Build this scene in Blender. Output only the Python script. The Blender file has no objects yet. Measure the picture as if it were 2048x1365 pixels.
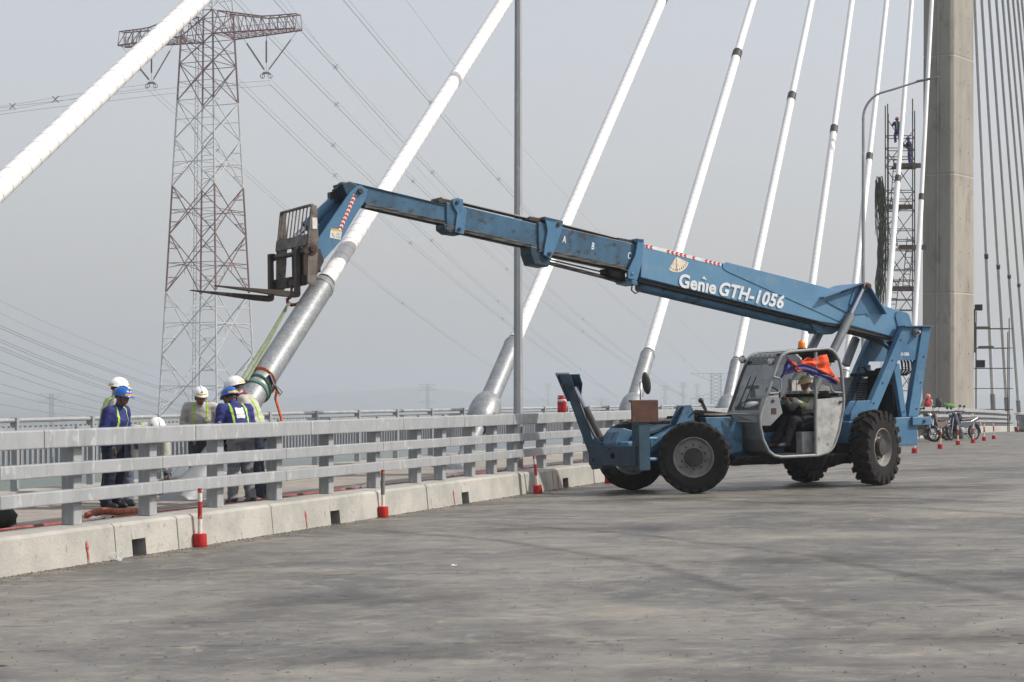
import bpy, bmesh, math, random
from mathutils import Vector, Matrix, Quaternion, noise as mnoise
random.seed(7)
sc = bpy.context.scene
col = sc.collection
R = math.radians

# ------------------------------------------------------------------ camera, sky, sun, exposure
cam_d = bpy.data.cameras.new('camera'); cam = bpy.data.objects.new('camera', cam_d); col.objects.link(cam)
cam.location = (0, 0, 1.8); cam.rotation_euler = (R(90), 0, 0)
cam_d.sensor_width = 36; cam_d.lens = 66.8; cam_d.shift_y = 0.0486
cam_d.clip_start = .1; cam_d.clip_end = 60000
sc.camera = cam

SUN_EL, SUN_AZ = 43, 97            # elevation; azimuth clockwise from +Y (the sun stands to the right, a little behind the camera)
w = bpy.data.worlds.new('World'); sc.world = w; w.use_nodes = True
nt = w.node_tree; bg = nt.nodes['Background']
sky = nt.nodes.new('ShaderNodeTexSky'); sky.sky_type = 'NISHITA'; sky.sun_disc = False
sky.sun_elevation = R(SUN_EL); sky.sun_rotation = R(SUN_AZ); sky.altitude = 0
sky.air_density = 1.0; sky.dust_density = 6.0; sky.ozone_density = 2.5
veil = nt.nodes.new('ShaderNodeMix'); veil.data_type = 'RGBA'; veil.inputs['Factor'].default_value = .62      # a milky veil over the whole sky
veil.inputs['B'].default_value = (3.7, 3.62, 3.6, 1); nt.links.new(sky.outputs[0], veil.inputs['A'])
nt.links.new(veil.outputs['Result'], bg.inputs[0]); bg.inputs[1].default_value = .15
sun_d = bpy.data.lights.new('sun', 'SUN'); sun_d.energy = 3.0; sun_d.angle = R(.8); sun_d.color = (1, .94, .85)
sun = bpy.data.objects.new('sun', sun_d); col.objects.link(sun)
sd = Vector((math.cos(R(SUN_EL))*math.sin(R(SUN_AZ)), math.cos(R(SUN_EL))*math.cos(R(SUN_AZ)), math.sin(R(SUN_EL))))
sun.rotation_euler = sd.to_track_quat('Z', 'Y').to_euler(); sun.location = (30, -10, 60)
vs = sc.view_settings; vs.view_transform = 'Standard'; vs.look = 'None'; vs.exposure = 0.5; vs.gamma = 1
vs.use_curve_mapping = False
cy = sc.cycles; cy.max_bounces = 8; cy.diffuse_bounces = 3; cy.glossy_bounces = 3; cy.transmission_bounces = 6
cy.volume_bounces = 1; cy.transparent_max_bounces = 16; cy.use_denoising = True; cy.caustics_reflective = False; cy.caustics_refractive = False

# ------------------------------------------------------------------ helpers
class MB:
    "collects shapes; build() links them as one mesh object"
    def __init__(s): s.v = []; s.f = []; s.m = []; s.mi = 0
    def add(s, vs, fs):
        n = len(s.v); s.v += [tuple(p) for p in vs]; s.f += [tuple(i+n for i in f) for f in fs]; s.m += [s.mi]*len(fs); return s
    def hexa(s, p):
        return s.add(p, [(3,2,1,0),(4,5,6,7),(0,1,5,4),(1,2,6,5),(2,3,7,6),(3,0,4,7)])
    def box(s, x0, x1, y0, y1, z0, z1):
        return s.hexa([(x0,y0,z0),(x1,y0,z0),(x1,y1,z0),(x0,y1,z0),(x0,y0,z1),(x1,y0,z1),(x1,y1,z1),(x0,y1,z1)])
    def beam(s, p0, p1, w, h=None, up=(0,0,1)):
        p0 = Vector(p0); p1 = Vector(p1); h = h or w; d = (p1-p0).normalized(); up = Vector(up)
        if abs(d.dot(up)) > .98: up = Vector((1,0,0)) if abs(d.x) < .9 else Vector((0,1,0))
        a = d.cross(up).normalized()*w/2; b = a.cross(d).normalized()*h/2
        return s.hexa([p0-a-b, p0+a-b, p0+a+b, p0-a+b, p1-a-b, p1+a-b, p1+a+b, p1-a+b])
    def prism(s, poly, y0, y1):
        "poly in (x,z), extruded along y"
        n = len(poly); a = sum(poly[i][0]*poly[(i+1) % n][1]-poly[(i+1) % n][0]*poly[i][1] for i in range(n))
        if a < 0: poly = poly[::-1]
        if y0 > y1: y0, y1 = y1, y0
        v = [(x, y0, z) for x, z in poly]+[(x, y1, z) for x, z in poly]
        return s.add(v, [tuple(range(n)), tuple(range(2*n-1, n-1, -1))]+[(i, i+n, (i+1) % n+n, (i+1) % n) for i in range(n)])
    def prismv(s, pts, ext):
        "polygon of 3-D points extruded by a vector"
        n = len(pts); e = Vector(ext); P = [Vector(p) for p in pts]
        nn = sum(((P[i]-P[0]).cross(P[(i+1) % n]-P[0]) for i in range(1, n)), Vector())
        if nn.dot(e) > 0: P = P[::-1]
        v = P+[p+e for p in P]
        return s.add(v, [tuple(range(n)), tuple(range(2*n-1, n-1, -1))]+[(i, i+n, (i+1) % n+n, (i+1) % n) for i in range(n)])
    def tube(s, p0, p1, r0, r1=None, n=12, caps=True):
        return s.path([p0, p1], [r0, r0 if r1 is None else r1], n, caps)
    def path(s, pts, r, n=8, caps=True, closed=False, flat=None):
        P = [Vector(p) for p in pts]; m = len(P)
        rr = r if isinstance(r, (list, tuple)) else [r]*m
        rings = []; up = None
        for i in range(m):
            if closed: d = P[(i+1) % m]-P[i-1]
            else: d = P[min(i+1, m-1)]-P[max(i-1, 0)]
            if d.length < 1e-9: d = Vector((0,0,1))
            d.normalize()
            if up is None:
                up = Vector((0,0,1)) if abs(d.z) < .9 else Vector((1,0,0))
            a = d.cross(up)
            if a.length < 1e-6: a = d.orthogonal()
            a.normalize(); b = a.cross(d).normalized(); up = b
            ring = []
            for k in range(n):
                t = 2*math.pi*k/n; ca, sa = math.cos(t), math.sin(t)
                if flat: ca *= flat[0]; sa *= flat[1]
                ring.append(P[i]+a*ca*rr[i]+b*sa*rr[i])
            rings.append(ring)
        v = [p for g in rings for p in g]; f = []
        for i in range(m if closed else m-1):
            j = (i+1) % m
            for k in range(n): f.append((i*n+k, i*n+(k+1) % n, j*n+(k+1) % n, j*n+k))
        if caps and not closed: f += [tuple(range(n-1, -1, -1)), tuple(range((m-1)*n, m*n))]
        return s.add(v, f)
    def lathe(s, prof, origin=(0,0,0), axis=(0,0,1), n=24, caps=True):
        "prof: (distance along axis, radius)"
        o = Vector(origin); ax = Vector(axis).normalized(); a = ax.orthogonal().normalized(); b = ax.cross(a)
        v = []; f = []; m = len(prof)
        for h, r in prof:
            for k in range(n):
                t = 2*math.pi*k/n; v.append(o+ax*h+a*r*math.cos(t)+b*r*math.sin(t))
        for i in range(m-1):
            for k in range(n): f.append((i*n+k, i*n+(k+1) % n, (i+1)*n+(k+1) % n, (i+1)*n+k))
        if caps: f += [tuple(range(n-1, -1, -1)), tuple(range((m-1)*n, m*n))]
        return s.add(v, f)
    def ball(s, c, r, n=12, m=8, scale=(1,1,1), rot=None):
        v = []; f = []; c = Vector(c)
        for i in range(m+1):
            ph = math.pi*i/m
            for k in range(n):
                t = 2*math.pi*k/n; p = Vector((r*scale[0]*math.sin(ph)*math.cos(t), r*scale[1]*math.sin(ph)*math.sin(t), r*scale[2]*math.cos(ph)))
                if rot is not None: p = rot @ p
                v.append(c+p)
        for i in range(m):
            for k in range(n):
                q = (i*n+k, (i+1)*n+k, (i+1)*n+(k+1) % n, i*n+(k+1) % n)
                f.append(q)
        return s.add(v, f)
    def sheet(s, rows, thick=0):
        m = len(rows); n = len(rows[0]); v = [p for r in rows for p in r]
        return s.add(v, [(i*n+k, i*n+k+1, (i+1)*n+k+1, (i+1)*n+k) for i in range(m-1) for k in range(n-1)])
    def mesh(s, name, mats, smooth=False):
        me = bpy.data.meshes.new(name); me.from_pydata(s.v, [], s.f)
        for m in (mats if isinstance(mats, (list, tuple)) else [mats]): me.materials.append(m)
        if s.mi or any(s.m): me.polygons.foreach_set('material_index', s.m)
        bm = bmesh.new(); bm.from_mesh(me); bmesh.ops.remove_doubles(bm, verts=bm.verts, dist=1e-6); bmesh.ops.recalc_face_normals(bm, faces=bm.faces); bm.to_mesh(me); bm.free()
        if smooth:
            me.shade_smooth()
            if smooth != 'all': me.set_sharp_from_angle(angle=R(38))
        me.update(); return me
    def build(s, name, mats, parent=None, smooth=False, bevel=0, solid=0):
        o = bpy.data.objects.new(name, s.mesh(name, mats, smooth)); col.objects.link(o)
        if parent is not None: o.parent = parent
        if solid:
            md = o.modifiers.new('solid', 'SOLIDIFY'); md.thickness = solid; md.offset = 0
        if bevel:
            md = o.modifiers.new('bevel', 'BEVEL'); md.width = bevel; md.segments = 2; md.limit_method = 'ANGLE'; md.angle_limit = R(40)
            md.harden_normals = False
        return o

def tag(o, label=None, cat=None, group=None, kind=None):
    if label: o['label'] = label
    if cat: o['category'] = cat
    if group: o['group'] = group
    if kind: o['kind'] = kind
    return o
def empty(name, loc=(0,0,0), rz=0):
    o = bpy.data.objects.new(name, None); col.objects.link(o); o.location = loc; o.rotation_euler = (0,0,rz); o.empty_display_size = .2
    return o
def inst(name, me, parent, loc=(0,0,0), rot=(0,0,0), scale=(1,1,1)):
    o = bpy.data.objects.new(name, me); col.objects.link(o); o.parent = parent; o.location = loc; o.rotation_euler = rot; o.scale = scale
    return o
def copy_tree(o, parent=None):
    c = o.copy(); col.objects.link(c); c.parent = parent
    for ch in [x for x in o.children]: copy_tree(ch, c)
    return c

# ------------------------------------------------------------------ materials
def srgb(r, g, b):
    f = lambda c: (c/255/12.92 if c/255 <= .04045 else ((c/255+.055)/1.055)**2.4)
    return (f(r), f(g), f(b))
def mat(name, c, rough=.6, metal=0, c2=None, sc1=3., lo=.35, hi=.65, c3=None, sc3=14., lo3=.55, hi3=.7, bump=0, bsc=40., stretch=(1,1,1), spec=.5, rvar=.1, detail=6., distort=0., coat=0, c4=None, sc4=30., lo4=.64, hi4=.7, st4=(1,1,1), k4=1.):
    m = bpy.data.materials.new(name); m.use_nodes = True; nt = m.node_tree; N = nt.nodes; Lk = nt.links; b = N['Principled BSDF']
    b.inputs['Roughness'].default_value = rough; b.inputs['Metallic'].default_value = metal; b.inputs['Specular IOR Level'].default_value = spec
    if coat: b.inputs['Coat Weight'].default_value = coat; b.inputs['Coat Roughness'].default_value = .15
    c = (*c, 1); b.inputs['Base Color'].default_value = c
    tc = N.new('ShaderNodeTexCoord'); mp = N.new('ShaderNodeMapping'); mp.inputs['Scale'].default_value = stretch
    Lk.new(tc.outputs['Object'], mp.inputs[0])
    def noise(s, d=detail, ds=distort):
        n = N.new('ShaderNodeTexNoise'); n.inputs['Scale'].default_value = s; n.inputs['Detail'].default_value = d; n.inputs['Roughness'].default_value = .62; n.inputs['Distortion'].default_value = ds
        Lk.new(mp.outputs[0], n.inputs['Vector']); return n
    def ramp(n, lo, hi):
        r = N.new('ShaderNodeMapRange'); r.inputs['From Min'].default_value = lo; r.inputs['From Max'].default_value = hi; Lk.new(n.outputs['Fac'], r.inputs['Value']); return r
    last = None
    if c2 is not None:
        n = noise(sc1); r = ramp(n, lo, hi); mx = N.new('ShaderNodeMix'); mx.data_type = 'RGBA'
        mx.inputs['A'].default_value = c; mx.inputs['B'].default_value = (*c2, 1); Lk.new(r.outputs[0], mx.inputs['Factor']); last = mx.outputs['Result']
        rr = N.new('ShaderNodeMapRange'); rr.inputs['To Min'].default_value = max(0, rough-rvar); rr.inputs['To Max'].default_value = min(1, rough+rvar)
        Lk.new(n.outputs['Fac'], rr.inputs['Value']); Lk.new(rr.outputs[0], b.inputs['Roughness'])
    if c3 is not None:
        n = noise(sc3); r = ramp(n, lo3, hi3); mx = N.new('ShaderNodeMix'); mx.data_type = 'RGBA'
        if last is not None: Lk.new(last, mx.inputs['A'])
        else: mx.inputs['A'].default_value = c
        mx.inputs['B'].default_value = (*c3, 1); Lk.new(r.outputs[0], mx.inputs['Factor']); last = mx.outputs['Result']
    if c4 is not None:                                          # scratches, chips and drips with a direction of their own
        m4 = N.new('ShaderNodeMapping'); m4.inputs['Scale'].default_value = st4; Lk.new(tc.outputs['Object'], m4.inputs[0])
        n = N.new('ShaderNodeTexNoise'); n.inputs['Scale'].default_value = sc4; n.inputs['Detail'].default_value = 5; n.inputs['Roughness'].default_value = .7; Lk.new(m4.outputs[0], n.inputs['Vector'])
        r = ramp(n, lo4, hi4); r.inputs['To Max'].default_value = k4; mx = N.new('ShaderNodeMix'); mx.data_type = 'RGBA'
        if last is not None: Lk.new(last, mx.inputs['A'])
        else: mx.inputs['A'].default_value = c
        mx.inputs['B'].default_value = (*c4, 1); Lk.new(r.outputs[0], mx.inputs['Factor']); last = mx.outputs['Result']
    if last is not None: Lk.new(last, b.inputs['Base Color'])
    if bump:
        n = noise(bsc, 8); bp = N.new('ShaderNodeBump'); bp.inputs['Strength'].default_value = bump; bp.inputs['Distance'].default_value = .01
        Lk.new(n.outputs['Fac'], bp.inputs['Height']); Lk.new(bp.outputs[0], b.inputs['Normal'])
    return m
def scl(c, k): return tuple(x*k for x in c)
M = {}
M['galv'] = mat('galvanised_steel', srgb(156,159,162), .5, .12, srgb(138,142,146), 2.2, .3, .7, srgb(184,187,189), 9., .57, .72, .05, 60, (1,1,.35), distort=.8, c4=srgb(124,126,128), sc4=5., lo4=.56, hi4=.72, st4=(1,1,.25), k4=.55)
M['galv_pipe'] = mat('galvanised_pipe', srgb(140,144,147), .42, .35, srgb(112,116,120), 5., .3, .7, srgb(178,181,184), 30, .5, .8, .05, 80)
M['galv_dull'] = mat('dull_steel', srgb(140,143,146), .5, .4, srgb(112,115,118), 4., .3, .7, None, bump=.05)
M['white_pe'] = mat('white_cable_sheath', (.76,.76,.75), .34, 0, (.68,.68,.67), 1.5, .4, .75, c4=(.5,.49,.47), sc4=7, lo4=.62, hi4=.76, k4=.35)
M['grey_pe'] = mat('grey_cable_sheath', (.6,.595,.59), .5, 0, (.52,.52,.515), 2., .4, .7)
M['seam'] = mat('sheath_seam', (.36,.36,.36), .6)
M['black_rubber'] = mat('black_rubber', (.018,.018,.019), .6, 0, (.035,.034,.032), 6.)
M['conc_kerb'] = mat('kerb_concrete', srgb(166,164,158), .85, 0, srgb(140,139,134), 1.6, .38, .68, srgb(104,95,84), 9., .61, .74, .9, 30, detail=12, c4=srgb(96,88,78), sc4=22, lo4=.63, hi4=.72, k4=.6)
M['conc_walk'] = mat('walkway_concrete', srgb(148,142,134), .85, 0, srgb(120,116,111), 2.5, .35, .7, srgb(120,112,102), 11., .6, .75, .4, 40)
M['conc_tower'] = mat('tower_concrete', srgb(152,148,139), .88, 0, srgb(132,128,120), .5, .35, .7, srgb(112,105,95), 1.6, .55, .75, .35, 8, (1,1,.4), c4=srgb(98,92,84), sc4=2.2, lo4=.55, hi4=.75, st4=(1.6,1.6,.07), k4=.55)
M['tower_joint'] = mat('tower_joint', srgb(166,160,148), .9)
M['dark_hole'] = mat('dark_recess', (.02,.02,.018), .9)
M['wire'] = mat('conductor_wire', (.16,.16,.165), .6, .4)
M['pyl_white'] = mat('pylon_white_paint', (.5,.505,.51), .55, 0, (.4,.405,.41), .4, .3, .7)
M['pyl_red'] = mat('pylon_red_paint', srgb(94,56,54), .6, 0, srgb(108,80,76), .3, .3, .7)
M['pyl_grey'] = mat('pylon_grey_steel', srgb(118,120,124), .6, .2)
M['insul'] = mat('brown_insulator', (.05,.045,.045), .35)
# ------------------------------------------------------------------ the bridge frame: u along the deck, v to the left of the camera
DU = Vector((.3283, .9446)); DU.normalize(); DV = Vector((-DU.y, DU.x)); BRZ = math.atan2(DU.y, DU.x)
def crest(u): return -8e-5*max(0, u-25)**2
def road_z(u, v): return -.06+.02*(11-v)+crest(u)
def B(u, v, z=0): return Vector((DU.x*u+DV.x*v, DU.y*u+DV.y*v, z))
def BK(u, v, z): return B(u, v, z+crest(u))       # z measured from the kerb line, following the crest
Z0 = -.06; ZK = .33; ZW = .28                      # gutter, kerb top, walkway

# ground far below the deck, a river and low hills
gm = mat('river_plain', srgb(58,72,60), .9, 0, srgb(80,86,74), .006, .42, .6, srgb(56,70,80), .0022, .5, .56, detail=7)
mb = MB(); mb.sheet([[(x, y, -46) for x in (-26000,-8000,-2000,0,2000,8000,26000)] for y in (-2600,-500,300,900,2000,6000,14000,34000)])
tag(mb.build('ground', gm), kind='structure')
hm = mat('hill_woods', srgb(52,66,54), .95, 0, srgb(70,80,66), .004, .4, .6)
for k, (y0, hh, seed) in enumerate(((5200, 52, 1.3), (7800, 78, 4.1))):
    rows = []
    for j in range(5):
        r = []
        for i in range(61):
            x = -5200+i*170.
            q = .5+.5*math.sin(x*.0011+seed)*math.sin(x*.0027+2*seed)+.22*math.sin(x*.0071+seed*3)+.1*math.sin(x*.019+seed)
            t = math.sin(math.pi*j/4)
            r.append((x*(y0/5200)**.6, y0+j*320, -46.5+max(0, q)*hh*t))
        rows.append(r)
    mb = MB(); mb.sheet(rows); tag(mb.build('hills', hm, smooth='all'), kind='structure')

# road deck: one curved concrete slab surface
def road_material():
    m = bpy.data.materials.new('road_concrete'); m.use_nodes = True; nt = m.node_tree; N = nt.nodes; Lk = nt.links; b = N['Principled BSDF']
    tc = N.new('ShaderNodeTexCoord')
    def mp(s, rz=0):
        q = N.new('ShaderNodeMapping'); q.inputs['Scale'].default_value = s; q.inputs['Rotation'].default_value = (0,0,rz); Lk.new(tc.outputs['Object'], q.inputs[0]); return q
    def noise(v, s, d=6, ds=0., rg=.6):
        n = N.new('ShaderNodeTexNoise'); n.inputs['Scale'].default_value = s; n.inputs['Detail'].default_value = d; n.inputs['Distortion'].default_value = ds; n.inputs['Roughness'].default_value = rg
        Lk.new(v.outputs[0], n.inputs['Vector']); return n
    def rmp(n, lo, hi, a=0, z=1, out='Fac'):
        r = N.new('ShaderNodeMapRange'); r.inputs[1].default_value = lo; r.inputs[2].default_value = hi; r.inputs[3].default_value = a; r.inputs[4].default_value = z
        Lk.new(n.outputs[out], r.inputs[0]); return r
    def mix(A, Bc, f):
        x = N.new('ShaderNodeMix'); x.data_type = 'RGBA'
        if isinstance(A, tuple): x.inputs['A'].default_value = (*A, 1)
        else: Lk.new(A, x.inputs['A'])
        if isinstance(Bc, tuple): x.inputs['B'].default_value = (*Bc, 1)
        else: Lk.new(Bc, x.inputs['B'])
        Lk.new(f, x.inputs['Factor']); return x.outputs['Result']
    big = mp((.3, .3, 1), R(-12)); mid = mp((.8, 1.0, 1), R(-14)); fine = mp((1, 1, 1)); brush = mp((.8, 1.9, 1), R(-19))
    c = mix(srgb(115,111,104), srgb(84,82,79), rmp(noise(big, 1.1, 8, 1.2), .42, .58).outputs[0])
    c = mix(c, srgb(125,122,113), rmp(noise(mid, 1.0, 8, 1.0), .52, .74, 0, .75).outputs[0])
    c = mix(c, srgb(69,69,68), rmp(noise(mid, .55, 9, 1.6, .7), .56, .78, 0, .8).outputs[0])
    c = mix(c, srgb(75,73,70), rmp(noise(brush, 1.6, 10, 1.2, .75), .5, .72, 0, .75).outputs[0])
    c = mix(c, srgb(113,98,86), rmp(noise(big, .8, 5, .4), .64, .8, 0, .35).outputs[0])
    c = mix(c, srgb(55,54,51), rmp(noise(fine, 5, 9, .6, .75), .58, .76, 0, .8).outputs[0])
    c = mix(c, srgb(34,33,30), rmp(noise(fine, 26, 3), .73, .8, 0, .8).outputs[0])
    c = mix(c, srgb(69,69,68), rmp(noise(big, .7, 9, 1.8, .65), .54, .66, 0, .7).outputs[0])
    c = mix(c, srgb(135,132,123), rmp(noise(big, 1.6, 9, 1.5, .65), .56, .7, 0, .6).outputs[0])
    scr = mp((.9, 7, 1), R(-3)); c = mix(c, srgb(60,58,56), rmp(noise(scr, 2.2, 12, .3, .82), .55, .7, 0, .55).outputs[0]); c = mix(c, srgb(164,162,153), rmp(noise(scr, 1.6, 12, .3, .82), .58, .74, 0, .4).outputs[0])
    # cross joints and hair cracks
    wv = N.new('ShaderNodeTexWave'); wv.wave_type = 'BANDS'; wv.bands_direction = 'Y'; wv.inputs['Scale'].default_value = .075; wv.inputs['Distortion'].default_value = .55; wv.inputs['Detail'].default_value = 5; wv.inputs['Detail Scale'].default_value = .9
    wm = mp((1,1,1), R(-2)); Lk.new(wm.outputs[0], wv.inputs['Vector'])
    ln = rmp(wv, .9993, 1.0, 0, 1); br = rmp(noise(fine, .7, 4), .42, .6)
    mu = N.new('ShaderNodeMath'); mu.operation = 'MULTIPLY'; Lk.new(ln.outputs[0], mu.inputs[0]); Lk.new(br.outputs[0], mu.inputs[1])
    c = mix(c, srgb(47,43,41), mu.outputs[0])
    c = mix(c, srgb(73,73,72), rmp(noise(fine, 1.7, 12, .9, .78), .5, .66, 0, .75).outputs[0])
    c = mix(c, srgb(145,140,130), rmp(noise(fine, 2.6, 12, .7, .78), .52, .68, 0, .7).outputs[0])
    c = mix(c, srgb(43,41,40), rmp(noise(fine, 4.5, 12, .5, .85), .57, .7, 0, .85).outputs[0])
    Lk.new(c, b.inputs['Base Color'])
    Lk.new(rmp(noise(mid, 1.4, 6, 1), .3, .7, .34, .66).outputs[0], b.inputs['Roughness'])
    b.inputs['Specular IOR Level'].default_value = .45
    bp = N.new('ShaderNodeBump'); bp.inputs['Strength'].default_value = .35; bp.inputs['Distance'].default_value = .012
    ad = N.new('ShaderNodeMath'); ad.operation = 'ADD'; Lk.new(noise(brush, 3, 8).outputs['Fac'], ad.inputs[0]); Lk.new(noise(fine, 45, 4).outputs['Fac'], ad.inputs[1])
    Lk.new(ad.outputs[0], bp.inputs['Height']); Lk.new(bp.outputs[0], b.inputs['Normal'])
    return m
M['road'] = road_material()
us = [-40,-20,0,5]+[10+i*4 for i in range(60)]+[260,300,340,400]
vsl = [11.25,10,8,5,0,-6,-12,-19]
mb = MB(); mb.sheet([[B(u, v, road_z(u, v)) for v in vsl] for u in us])
tag(mb.build('road', M['road'], smooth='all'), kind='structure')

# tooled cross joints in the deck, worn and broken
M['joint'] = mat('joint_filler', srgb(74,70,66), .9, 0, srgb(96,91,86), 6.)
for k, Yj in enumerate((13.0, 18.35, 24.6, 30.6)):
    rj = random.Random(40+k); xs = [-6+.07*i for i in range(330)]; mb = MB(); ph = rj.uniform(0,6)
    def jc(x): return Yj+.09*math.sin(x*.7+ph)+.05*math.sin(x*1.9+ph*2)-.015*x+.03*math.sin(x*5.3+ph)+.015*math.sin(x*17)
    for a, c in zip(xs[:-1], xs[1:]):
        if rj.random() < .3: continue
        w0 = rj.uniform(.002,.011)
        q = []
        for x, y in ((a,jc(a)-w0),(c,jc(c)-w0),(c,jc(c)+w0),(a,jc(a)+w0)):
            u, v = x*DU.x+y*DU.y, x*DV.x+y*DV.y; q.append((x, y, road_z(u, v)+.004))
        if q[0][0]*DV.x+q[0][1]*DV.y > 10.8: continue
        mb.add(q, [(0,1,2,3)])
    tag(mb.build('road_joint', M['joint']), kind='structure')

# soft damp stains and tyre marks on the deck; those round the machine double as its painted contact shadow
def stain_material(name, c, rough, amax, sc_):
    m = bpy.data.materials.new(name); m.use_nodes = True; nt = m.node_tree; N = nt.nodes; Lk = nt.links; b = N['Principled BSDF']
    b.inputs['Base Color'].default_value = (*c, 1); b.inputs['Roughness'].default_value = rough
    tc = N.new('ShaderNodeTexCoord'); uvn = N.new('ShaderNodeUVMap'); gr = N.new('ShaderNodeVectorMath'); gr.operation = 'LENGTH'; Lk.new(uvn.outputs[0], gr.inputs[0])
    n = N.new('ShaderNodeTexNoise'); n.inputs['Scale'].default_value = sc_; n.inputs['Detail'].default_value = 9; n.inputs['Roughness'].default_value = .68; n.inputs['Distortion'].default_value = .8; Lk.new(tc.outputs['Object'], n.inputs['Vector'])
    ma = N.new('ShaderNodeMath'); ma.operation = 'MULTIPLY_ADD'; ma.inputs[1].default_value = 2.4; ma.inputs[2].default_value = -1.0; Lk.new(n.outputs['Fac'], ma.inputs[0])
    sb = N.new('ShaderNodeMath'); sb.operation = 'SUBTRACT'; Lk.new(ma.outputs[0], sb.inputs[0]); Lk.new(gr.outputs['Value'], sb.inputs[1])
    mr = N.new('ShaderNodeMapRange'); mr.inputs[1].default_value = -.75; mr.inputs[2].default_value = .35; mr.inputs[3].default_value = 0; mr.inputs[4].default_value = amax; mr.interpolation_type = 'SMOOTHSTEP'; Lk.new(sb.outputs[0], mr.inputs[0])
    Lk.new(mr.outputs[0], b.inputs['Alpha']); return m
M['damp_shade'] = stain_material('damp_shade_stain', srgb(64,63,62), .42, .42, 1.3); M['pale_stain'] = stain_material('cement_dust_stain', srgb(172,167,156), .8, .34, 1.6); M['mark'] = stain_material('tyre_mark', srgb(54,53,53), .6, .24, 2.2)
def road_pt(x, y, dz): u, v = x*DU.x+y*DU.y, x*DV.x+y*DV.y; return (x, y, road_z(u, v)+dz)
def uvd(o, uvs):
    l = o.data.uv_layers.new(name='UVMap')
    for lp in o.data.loops: l.data[lp.index].uv = uvs[lp.vertex_index]
stain_n = 0
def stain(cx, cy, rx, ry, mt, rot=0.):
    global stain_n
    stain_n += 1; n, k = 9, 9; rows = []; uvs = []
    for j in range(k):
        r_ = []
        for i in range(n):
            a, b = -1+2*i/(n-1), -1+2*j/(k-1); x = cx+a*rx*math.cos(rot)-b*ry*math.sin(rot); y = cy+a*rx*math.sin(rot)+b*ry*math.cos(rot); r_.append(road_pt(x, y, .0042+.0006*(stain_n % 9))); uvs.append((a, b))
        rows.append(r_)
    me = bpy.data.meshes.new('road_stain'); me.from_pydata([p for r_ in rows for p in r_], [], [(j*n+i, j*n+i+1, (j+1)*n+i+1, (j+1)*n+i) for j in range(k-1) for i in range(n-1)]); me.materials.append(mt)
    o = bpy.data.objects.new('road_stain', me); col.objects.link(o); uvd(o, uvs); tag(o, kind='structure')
for a in ((3.0,34.4,2.6,1.5,'damp_shade',.3),(5.6,35.2,3.2,1.3,'damp_shade',.4),(7.6,34.0,2.2,1.0,'damp_shade',.2),(2.2,31.5,2.4,.8,'damp_shade',.1),(5.2,29.5,3.0,.9,'damp_shade',-.25),(2.6,19.2,1.8,1.1,'damp_shade',.2),(4.6,17.0,1.6,1.3,'damp_shade',-.3),(-1.5,16.2,1.9,.9,'damp_shade',.1),(1.0,24.5,2.8,1.0,'damp_shade',-.2),(-.6,12.6,1.5,.8,'damp_shade',.3),(2.9,12.8,1.2,.7,'damp_shade',-.2),(9.5,42,3.5,1.6,'damp_shade',.3),
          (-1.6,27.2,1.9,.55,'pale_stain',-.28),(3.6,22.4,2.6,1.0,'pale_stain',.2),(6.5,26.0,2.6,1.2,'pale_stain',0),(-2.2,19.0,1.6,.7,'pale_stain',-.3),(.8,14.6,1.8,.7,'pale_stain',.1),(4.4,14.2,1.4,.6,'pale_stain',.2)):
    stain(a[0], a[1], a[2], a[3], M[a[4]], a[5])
for k, (pts, wd) in enumerate((([(1.5,32.8),(3.5,30.6),(6.0,27.5),(8.0,23.5)],.2),([(3.2,33.4),(5.2,31.5),(7.6,28.6),(9.6,25.0)],.2),([(-2.2,25.6),(-.2,22.8),(1.4,19.0),(2.4,14.0)],.16),([(-.6,26.4),(1.5,23.4),(3.2,19.4),(4.3,14.2)],.16))):
    P = []
    for i in range(40):
        t = i/39*(len(pts)-1); a = min(int(t), len(pts)-2); f = t-a; g = f*f*(3-2*f)*.35+f*.65
        P.append(Vector((pts[a][0]*(1-g)+pts[a+1][0]*g, pts[a][1]*(1-g)+pts[a+1][1]*g)))
    v = []; uvs = []
    for i, p in enumerate(P):
        d = (P[min(i+1,39)]-P[max(i-1,0)]).normalized(); s_ = Vector((-d.y, d.x))
        for q in (-1,-.5,0,.5,1): w_ = p+s_*wd*q; v.append(road_pt(w_.x, w_.y, .0098+.0004*k)); uvs.append((q*.9, (i/39*2-1)**5*.5))
    me = bpy.data.meshes.new('tyre_mark'); me.from_pydata(v, [], [(i*5+q, i*5+q+1, (i+1)*5+q+1, (i+1)*5+q) for i in range(39) for q in range(4)]); me.materials.append(M['mark'])
    o = bpy.data.objects.new('tyre_mark', me); col.objects.link(o); uvd(o, uvs); tag(o, kind='structure')

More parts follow.
